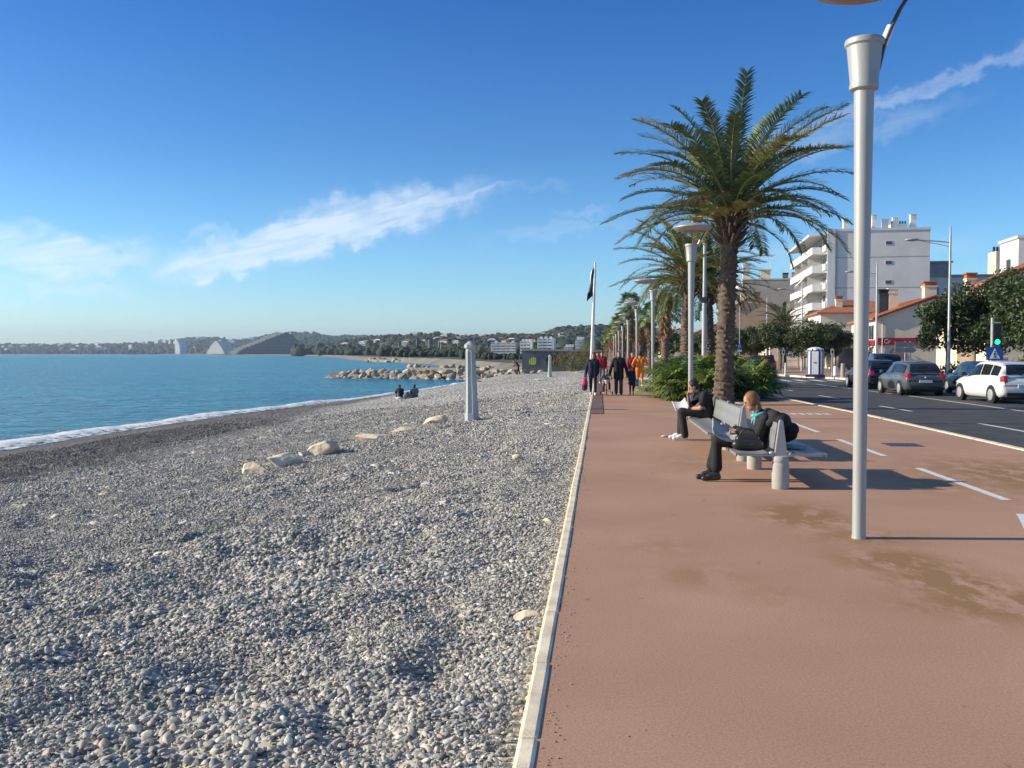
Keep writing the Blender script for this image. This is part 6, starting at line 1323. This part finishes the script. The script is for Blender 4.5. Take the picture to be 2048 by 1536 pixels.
# tall apartment block with balconies and a blank grey gable
def tall_block():
    r = bthing('apartment_block', 'tall white apartment block with stepped balconies and a blank grey gable', 35.8, 152, R(-4)); Wg, D, H, n = 14.4, 31, 20.6, 7; fh = H / n
    part(MB().bx(0, Wg, 0, D, 0, H), 'wall', 'stucco_gable', r); part(MB().bx(-.15, Wg + .1, -.12, D, H, H + .35), 'parapet', 'stucco_white', r)
    part(MB().bx(-.7, .45, -.25, .0, 0, H + .35), 'side_wall', 'stucco_white', r)
    part(MB().bx(-.012, -.003, .05, D - .05, 0, H), 'facade', 'stucco_white', r)
    for k in range(1, n):
        z = k * fh; part(MB().bx(-2.3, -.015, 4.0, D, z - .2, z), 'balcony', 'stucco_white', r)
        b = MB().bx(-2.42, -2.3, 4.0, D, z - .25, z + .92).bx(-2.3, -.02, 3.9, 4.0, z - .2, z + .92); part(b, 'parapet_front', 'whitepaint', r)
        w = MB()
        for i in range(6): y = 5.5 + i * 4.3; w.bx(-.05, -.016, y, y + 2.8, z + .05, z + 2.3)
        part(w, 'balcony_door', 'winglass', r); part(MB().bx(-.9, -.02, .4, 3.4, z + .02, z + .95), 'loggia', 'stucco_white', r); part(MB().bx(-.06, -.02, .8, 3.0, z + 1.0, z + 2.4), 'loggia_window', 'winglass', r)
        for i in range(3): part(MB().bx(-2.2, -.02, 9.8 + i * 8.2, 9.95 + i * 8.2, z + .92, z + fh - .2), 'divider', 'stucco_white', r) if k < 6 else None
    part(MB().prism([(-3.0, H - .35), (-.2, H - .05), (-.2, H + .25), (-3.0, H + .0)], 3.2, D, 'xz'), 'roof_canopy', 'whitepaint', r)
    for k, (y, z0) in enumerate([(8, 2), (12.5, 2), (20, 2), (9, 3), (17, 1), (22, 1), (13, 4)]):
        z = z0 * fh + fh - .25; part(MB().add([(-2.3, y, z), (-3.5, y, z - 1.25), (-3.5, y + 3.2, z - 1.25), (-2.3, y + 3.2, z), (-2.3, y, z - .05), (-3.5, y, z - 1.3), (-3.5, y + 3.2, z - 1.3), (-2.3, y + 3.2, z - .05)], [(0, 1, 2, 3), (7, 6, 5, 4), (0, 4, 5, 1), (3, 2, 6, 7), (1, 5, 6, 2)]), 'awning', 'awning_white', r)
    for z in (H - 2.2, H - 5.2, H - 8.2): gwin(r, 8.4, z, .9, .5)
    q = MB()
    for z in (fh * 2, fh * 4, fh * 5.6): q.bx(.02, Wg - .02, -.018, -.003, z, z + .1)
    part(q, 'gable_joint', 'concrete', r); part(MB().tube([(.75, -.08, 0), (.75, -.08, H)], .055, 8), 'drain_pipe', 'galv', r)
    for x, w, h in [(2.6, .8, 1.5), (4.4, .5, 1.2), (7.1, .75, 2.1), (8.8, .9, 1.4), (10.4, .8, 1.7), (13.2, .85, 2.2)]:
        chimney(r, x, 3 + x * .2, H + .35, w, h, 'stucco_white', 'offwhite')
    part(MB().bx(9.8, 12.2, 5, 8, H + .3, H + 1.6), 'lift_house', 'stucco_gable', r); q = MB()
    for i in range(6): q.lathe([(.14, 0), (.12, .45)], (10 + i * .4, 5.4, H + 1.6), 8)
    part(q, 'flue', 'black', r)
tall_block()
# lower tan apartment block beyond it
def tan_block():
    r = bthing('apartment_block', 'tan apartment block with white balconies, left of the tall white block', 33.9, 232, R(-4)); Wg, D, H, n = 22, 30, 19.2, 6; fh = H / n
    part(MB().bx(0, Wg, 0, D, 0, H), 'wall', 'stucco_tan', r); part(MB().bx(-.1, Wg, -.1, D, H, H + .3), 'parapet', 'stucco_cream', r); part(MB().bx(-.012, -.003, .05, D, 0, H), 'facade', 'stucco_white', r)
    for k in range(1, n):
        z = k * fh; part(MB().bx(-2.4, -.02, .3, D, z - .2, z + .9), 'balcony', 'stucco_white', r)
        w = MB()
        for i in range(6): w.bx(-.05, -.016, 1.5 + i * 4.5, 4.2 + i * 4.5, z + .9, z + 2.5)
        part(w, 'balcony_door', 'winglass', r)
        part(MB().add([(-2.4, 2, z + fh - .3), (-3.6, 2, z + 1.5), (-3.6, 12, z + 1.5), (-2.4, 12, z + fh - .3), (-2.4, 2, z + fh - .36), (-3.6, 2, z + 1.44), (-3.6, 12, z + 1.44), (-2.4, 12, z + fh - .36)], [(0, 1, 2, 3), (7, 6, 5, 4), (0, 4, 5, 1), (3, 2, 6, 7), (1, 5, 6, 2)]), 'awning', 'awning_white', r)
    chimney(r, 1.2, 4, H, 1.8, 4.0, 'stucco_white'); chimney(r, 5.6, 4, H, 2.4, 2.6, 'stucco_cream'); chimney(r, 10.5, 5, H, 1.2, 1.4, 'stucco_brown', 'black'); chimney(r, 12.6, 5, H, 1.1, 1.5, 'stucco_cream', 'rooftile'); chimney(r, 14.5, 5, H, 1.4, 1.3, 'stucco_cream', 'offwhite')
    part(MB().tube([(6.8, 4, H), (6.8, 4, H + 6)], .06, 6).tube([(6.2, 4, H + 5), (7.4, 4, H + 5)], .04, 6), 'roof_aerial', 'whitepaint', r)
tan_block()
def gable_house(label, x, y, Wg, D, eave, ridge, wall, rz=0., facade=None, skew=.5, name='house'):
    r = bthing(name, label, x, y, rz, 'house'); px_ = Wg * skew
    part(MB().prism([(0, 0), (Wg, 0), (Wg, eave), (px_, ridge - .12), (0, eave)], 0, D, 'xz'), 'wall', wall, r)
    if facade: part(MB().bx(-.012, -.003, .03, D - .03, 0, eave - .02), 'facade', facade, r)
    b = MB().prism([(-.45, eave - .2), (px_, ridge), (px_, ridge + .16), (-.45, eave - .04)], -.3, D + .3, 'xz').prism([(px_ + .004, ridge), (Wg + .45, eave - .2), (Wg + .45, eave - .04), (px_ + .004, ridge + .16)], -.3, D + .3, 'xz')
    for k in range(int(D / .34)): b.tube([(-.45, k * .34, eave - .05), (px_, k * .34, ridge + .15)], .075, 5) if D < 14 else None
    for k in range(max(2, int(Wg / 2 / .35))):   # rake edge tiles
        for (xa, za, xb, zb_) in ((-.45, eave - .06, px_, ridge + .14), (px_, ridge + .14, Wg + .45, eave - .06)):
            n_ = max(2, int(Wg / 2 / .35)); t = (k + .5) / n_; b.tube([(xa + (xb - xa) * (t - .4 / n_), -.3, za + (zb_ - za) * (t - .4 / n_) + .04), (xa + (xb - xa) * (t + .5 / n_), -.3, za + (zb_ - za) * (t + .5 / n_) + .06)], .11, 6)
    part(b, 'roof', 'rooftile', r); return r
# shop house with the red fascia
r = gable_house('beige gabled shop house with red fascia boards and a chimney, across the road', 27.5, 98, 11.6, 13, 5.2, 7.2, 'stucco_beige', R(-4), 'stucco_white', .47, 'shop_house')
for y, w in ((2.2, .9), (5.2, .9), (8.4, .9)): swin(r, y, 3.1, w, 1.4, 'cloth_brown'); 
for y in (2.4, 6.0, 9.6): part(MB().bx(-.06, -.014, y - .75, y + .75, .1, 2.3), 'shop_opening', 'winglass', r)
part(MB().bx(-.16, -.014, .3, 12.5, 2.45, 3.0), 'shop_fascia', 'shopred', r); part(MB().bx(.1, 3.9, -.12, -.004, 2.5, 3.2), 'shop_fascia', 'shopred', r); part(MB().bx(6.0, 10.9, -.12, -.004, 2.65, 3.3), 'shop_fascia', 'shopred', r)
text_obj('lettering', 'Cr', .62, 'whitepaint', r, (1.0, -.13, 2.84), (R(90), 0, 0))
q = MB(); g = np.random.default_rng(4); x_ = 7.6
while x_ < 10.3: w_ = g.uniform(.06, .16); q.bx(x_, x_ + w_, -.13, -.121, 2.75, 2.75 + g.uniform(.1, .16)); x_ += w_ + (.05 if g.random() < .8 else .18)
part(q, 'small_lettering', 'whitepaint', r)
chimney(r, 8.3 - 2.6, 3, 6.9, 1.15, 1.5, 'stucco_cream', 'rooftile'); chimney(r, 2.6, 5, 5.9, .9, 2.0, 'stucco_cream', 'offwhite'); chimney(r, 1.6, 5, 5.6, .8, 2.2, 'darkmetal', 'black')
part(MB().tube([(.55, -.1, 0), (.55, -.1, 4.9), (.2, -.25, 5.1)], .06, 8), 'drain_pipe', 'offwhite', r, smooth=50); gwin(r, 3.2 + 5, .5, 1.2, 1.5); part(MB().bx(8.0, 10.2, -.5, -.02, 1.75, 1.95).bx(8.1, 10.1, -.04, -.013, .1, 1.7), 'shop_opening', 'stucco_brown', r)
q = MB()
for k in range(9): q.box((8.12 + k * .24, -.55, 1.98), (.14, .5, .06), rx=R(-18))
part(q, 'tile_canopy', 'rooftile', r)
part(MB().prism([(1.1, .1), (2.9, .1), (2.9, 1.5), (2.5, 2.1), (2.0, 2.3), (1.5, 2.1), (1.1, 1.5)], -.03, -.006, 'xz'), 'arched_door', 'stucco_brown', r)
# cream house with a hipped roof
r = bthing('house', 'cream house with an orange hipped roof, left of the gabled shop house', 27.9, 124, R(-4), 'house'); part(MB().bx(0, 11, 0, 11, 0, 6.9), 'wall', 'stucco_cream', r); part(MB().bx(-.012, -.003, .03, 10.9, 0, 6.8), 'facade', 'stucco_white', r)
part(MB().add([(-.5, -.5, 6.85), (11.5, -.5, 6.85), (11.5, 11.5, 6.85), (-.5, 11.5, 6.85), (4, 5, 8.7), (7, 6, 8.7), (-.5, -.5, 6.7), (11.5, -.5, 6.7), (11.5, 11.5, 6.7), (-.5, 11.5, 6.7)], [(0, 1, 5, 4), (1, 2, 5), (2, 3, 4, 5), (3, 0, 4), (6, 9, 8, 7), (0, 6, 7, 1), (1, 7, 8, 2), (2, 8, 9, 3), (3, 9, 6, 0)]), 'roof', 'rooftile', r)
for y in (2.5, 5.5, 8.5): swin(r, y, 3.9, 1.0, 1.6)
chimney(r, 2.6, 2.5, 7.4, .8, 1.1, 'stucco_cream', 'rooftile'); part(MB().bx(.7, 4.5, -.02, -.004, 0, .1), 'plinth', 'concrete', r)
# low tiled shop front with a white awning between them
r = bthing('market_shop', 'low shop with a pale tiled canopy beside the booth', 24.5, 102, R(-3)); part(MB().bx(0, 6, 0, 16, 0, 3.0), 'wall', 'stucco_cream', r); part(MB().prism([(-1.8, 2.55), (6.2, 3.3), (6.2, 3.45), (-1.8, 2.7)], -.4, 16.4, 'xz'), 'canopy', 'stucco_tan', r)
for k in range(4): part(MB().bx(-1.6, -1.4, k * 5 + .2, k * 5 + .4, 0, 2.55), 'column', 'stucco_cream', r)
for k in range(3): part(MB().bx(-.06, -.012, 1 + k * 5, 4.4 + k * 5, .2, 2.3), 'shop_window', 'winglass', r)
part(MB().bx(.3, 2.6, -.06, -.012, .2, 2.2), 'shop_window', 'winglass', r)
# brown house, yellow shop and small houses further along
r = gable_house('plain brown gabled house in front of the tan apartment block', 25.8, 190, 9, 14, 10.6, 12.4, 'stucco_brown', R(-4), 'stucco_white', .35); chimney(r, 2.5, 3, 12, 1.4, 1.6, 'stucco_cream', 'rooftile'); chimney(r, 5, 3, 11.8, 1.1, 1.5, 'stucco_brown', 'rooftile')
r = bthing('corner_shop', 'yellow painted shop front behind the street trees', 22.3, 128, R(-3)); part(MB().bx(0, 5.5, 0, 14, 0, 3.6), 'wall', 'yellowwall' if 'yellowwall' in M else 'stucco_cream', r); part(MB().bx(-.05, -.01, 1, 4, .1, 2.4), 'door', 'winglass', r); part(MB().bx(1, 3.4, -.05, -.01, .8, 2.4), 'shop_window', 'whitepaint', r); part(MB().bx(-.3, 5.7, -.3, 14.2, 3.6, 3.85), 'roof', 'stucco_white', r)
r = gable_house('small orange roofed house low behind the palms', 21, 215, 9, 12, 6, 8, 'stucco_tan', 0, None); chimney(r, 4, 3, 7.5, 1, 1.2, 'stucco_cream')
r = gable_house('far cream house low behind the shaggy palms', 17, 270, 10, 12, 6.5, 8.5, 'stucco_cream', 0, None); chimney(r, 4, 3, 8, 1, 1.2, 'stucco_cream')
# right hand house with a rising tiled roof, and the blocks behind it
r = gable_house('large beige house with a rising orange tiled roof, behind the right hand tree', 28.5, 72, 14, 3.6, 6.9, 10.2, 'stucco_beige', R(-2), 'stucco_cream', .55)
swin(r, 1.8, 4.6, .9, 1.4, 'rooftile'); part(MB().bx(-1.3, -.02, 3.9, 9, 0, 5.4), 'wing_wall', 'stucco_cream', r); part(MB().prism([(-1.8, 5.3), (3, 6.7), (3, 6.9), (-1.8, 5.5)], 3.95, 9.3, 'xz'), 'wing_roof', 'rooftile', r)
chimney(r, .6, 7, 6.2, .7, 1.3, 'stucco_cream', 'rooftile'); gwin(r, 5, 3.6, 1.0, 1.4, True)
r = bthing('apartment_block', 'bright white flat roofed block at the right edge, with a banded chimney', 46.8, 112, R(-4)); part(MB().bx(0, 16, 0, 6, 0, 14.6), 'wall', 'stucco_white', r); part(MB().bx(-.2, 16, -.2, 6.2, 14.6, 14.9), 'parapet', 'stucco_white', r); part(MB().bx(2.5, 5.2, -1.2, -.02, 6, 16.0), 'stair_shaft', 'stucco_beige', r); chimney(r, 4, 1, 15.2, 1.8, 1.2, 'stucco_white', 'concrete', 3)
for z in (11.0, 8.0): swin(r, 3, z, 1.4, 1.5, shutters=False)
r = bthing('apartment_block', 'low grey apartment block behind the tall gable, with dark roof pipes', 53.5, 168, R(-3)); part(MB().bx(0, 26, 0, 14, 0, 14.6), 'wall', 'stucco_gable', r); part(MB().bx(-.2, 26.2, -.3, 14.2, 14.6, 15.0), 'parapet', 'concrete', r)
part(MB().bx(1.4, 6.0, 2, 6, 15, 17.2).bx(.9, 6.5, 1.6, 6.4, 17.2, 17.5), 'roof_house', 'concrete', r); part(MB().bx(13.2, 16.6, 1, 5, 15, 19), 'chimney', 'stucco_beige', r); q = MB()
for k in range(6): q.lathe([(.22, 19), (.2, 19.9)], (13.5 + k * .55, 3, 0), 8)
part(q, 'flue', 'black', r); part(MB().bx(18, 26, 1, 8, 15, 17.0).bx(17.7, 26.4, .7, 8.3, 17.0, 17.3), 'roof_house', 'stucco_white', r)
for x in (3.0, 8, 13.5, 18.5, 23): 
    for z in (11.2, 7.8): gwin(r, x, z, 1.6, 1.7)
part(MB().bx(2, 5.6, -1.0, -.02, 9.7, 9.9).bx(12, 16, -1.2, -.02, 10.8, 11.8), 'balcony', 'stucco_white', r)

# ---------------------------------------------------------------- trees across the road
gt = 'round street trees in a row across the road'
for k, (x, y, h, rad, lab) in enumerate([(19.2, 88, 4.5, 2.3, 'round dark street tree behind the blue and white booth'), (17.2, 93, 4.6, 2.4, 'round dark street tree above the red hatchback'), (16.0, 101, 4.7, 2.3, 'dark street tree, third from the booth'), (14.8, 110, 4.7, 2.3, 'dark street tree beside the parking sign'), (21.2, 90, 4.2, 2.0, 'dark street tree nearest the low canopy shop'), (14.4, 124, 4.6, 2.3, 'far dark street tree left of the parking sign')]):
    broad_tree('street_tree', lab, 'tree', (x, y, 0), h, rad, 'leaf_tree', 200 + k, 1.5, gt, 420, .115, 32)
broad_tree('olive_tree', 'grey green loose tree against the cream house wall', 'tree', (23.0, 96, 0), 5.0, 1.6, 'leaf_olive', 222, 1.4, None, 170, .15, 22)
broad_tree('plane_tree', 'big dark leafy tree at the right edge, over the white hatchback', 'tree', (21.9, 55, 0), 6.1, 3.5, 'leaf_tree', 231, 1.9, None, 400, .115, 48)
broad_tree('plane_tree', 'leafy tree left of the traffic light, hiding the street light foot', 'tree', (19.4, 55.5, 0), 4.9, 1.8, 'leaf_tree', 233, 1.8, None, 420, .11, 32)
broad_tree('plane_tree', 'dark tree at the picture edge behind the traffic light', 'tree', (21.6, 49, 0), 5.4, 2.6, 'leaf_tree', 236, 1.9, None, 400, .115, 36)
broad_tree('verge_shrub', 'ochre shrub on the verge left of the grey cabinet', 'shrub', (18.9, 53, 0), 1.3, 1.0, 'leaf_ochre', 241, .15, 'shrubs on the far verge', 260, .10, 20, 1., False)
broad_tree('verge_shrub', 'yellow green shrub between the cabinet and the traffic light', 'shrub', (21.2, 49.5, 0), 1.5, 1.0, 'leaf_fan', 242, .15, 'shrubs on the far verge', 260, .10, 20, 1., False)
broad_tree('verge_shrub', 'low green shrub behind the white hatchback', 'shrub', (21.4, 45.5, 0), 1.5, 1.1, 'leaf_fan', 243, .15, 'shrubs on the far verge', 260, .10, 20, 1., False)
broad_tree('verge_shrub', 'small ochre shrub behind the dark grey hatchback', 'shrub', (17.9, 58, 0), 1.2, .9, 'leaf_ochre', 244, .15, 'shrubs on the far verge', 260, .10, 20, 1., False)
broad_tree('verge_shrub', 'tall bare reddish shrub in front of the shop fascia', 'shrub', (24.6, 90, 0), 3.6, 1.1, 'leaf_dry', 245, 1.0, 'shrubs on the far verge', 16, .12, 20, 1.4, True)
date_palm('short bushy palm in front of the white balconies, across the road', (19.8, 106, 0), 4.7, 2.9, 77, .0, 70, 34, name='canary_palm', r0=.42, r1=.40, ymix=.05, low=-.55, wid=.06)
for k, (x, y, h, rad) in enumerate([(12, 180, 6, 3.5), (9.5, 230, 6, 4), (8, 300, 7, 5), (14.5, 150, 5, 3), (7.6, 380, 8, 6), (11, 260, 6, 4), (16, 240, 6, 3.5)]):
    broad_tree('roadside_tree', 'far roadside tree dissolving into the green at the end of the road', 'tree', (x, y, 0), h, rad, 'leaf_tree', 250 + k, 1.5, 'far trees at the end of the road', 26, .5, 26)
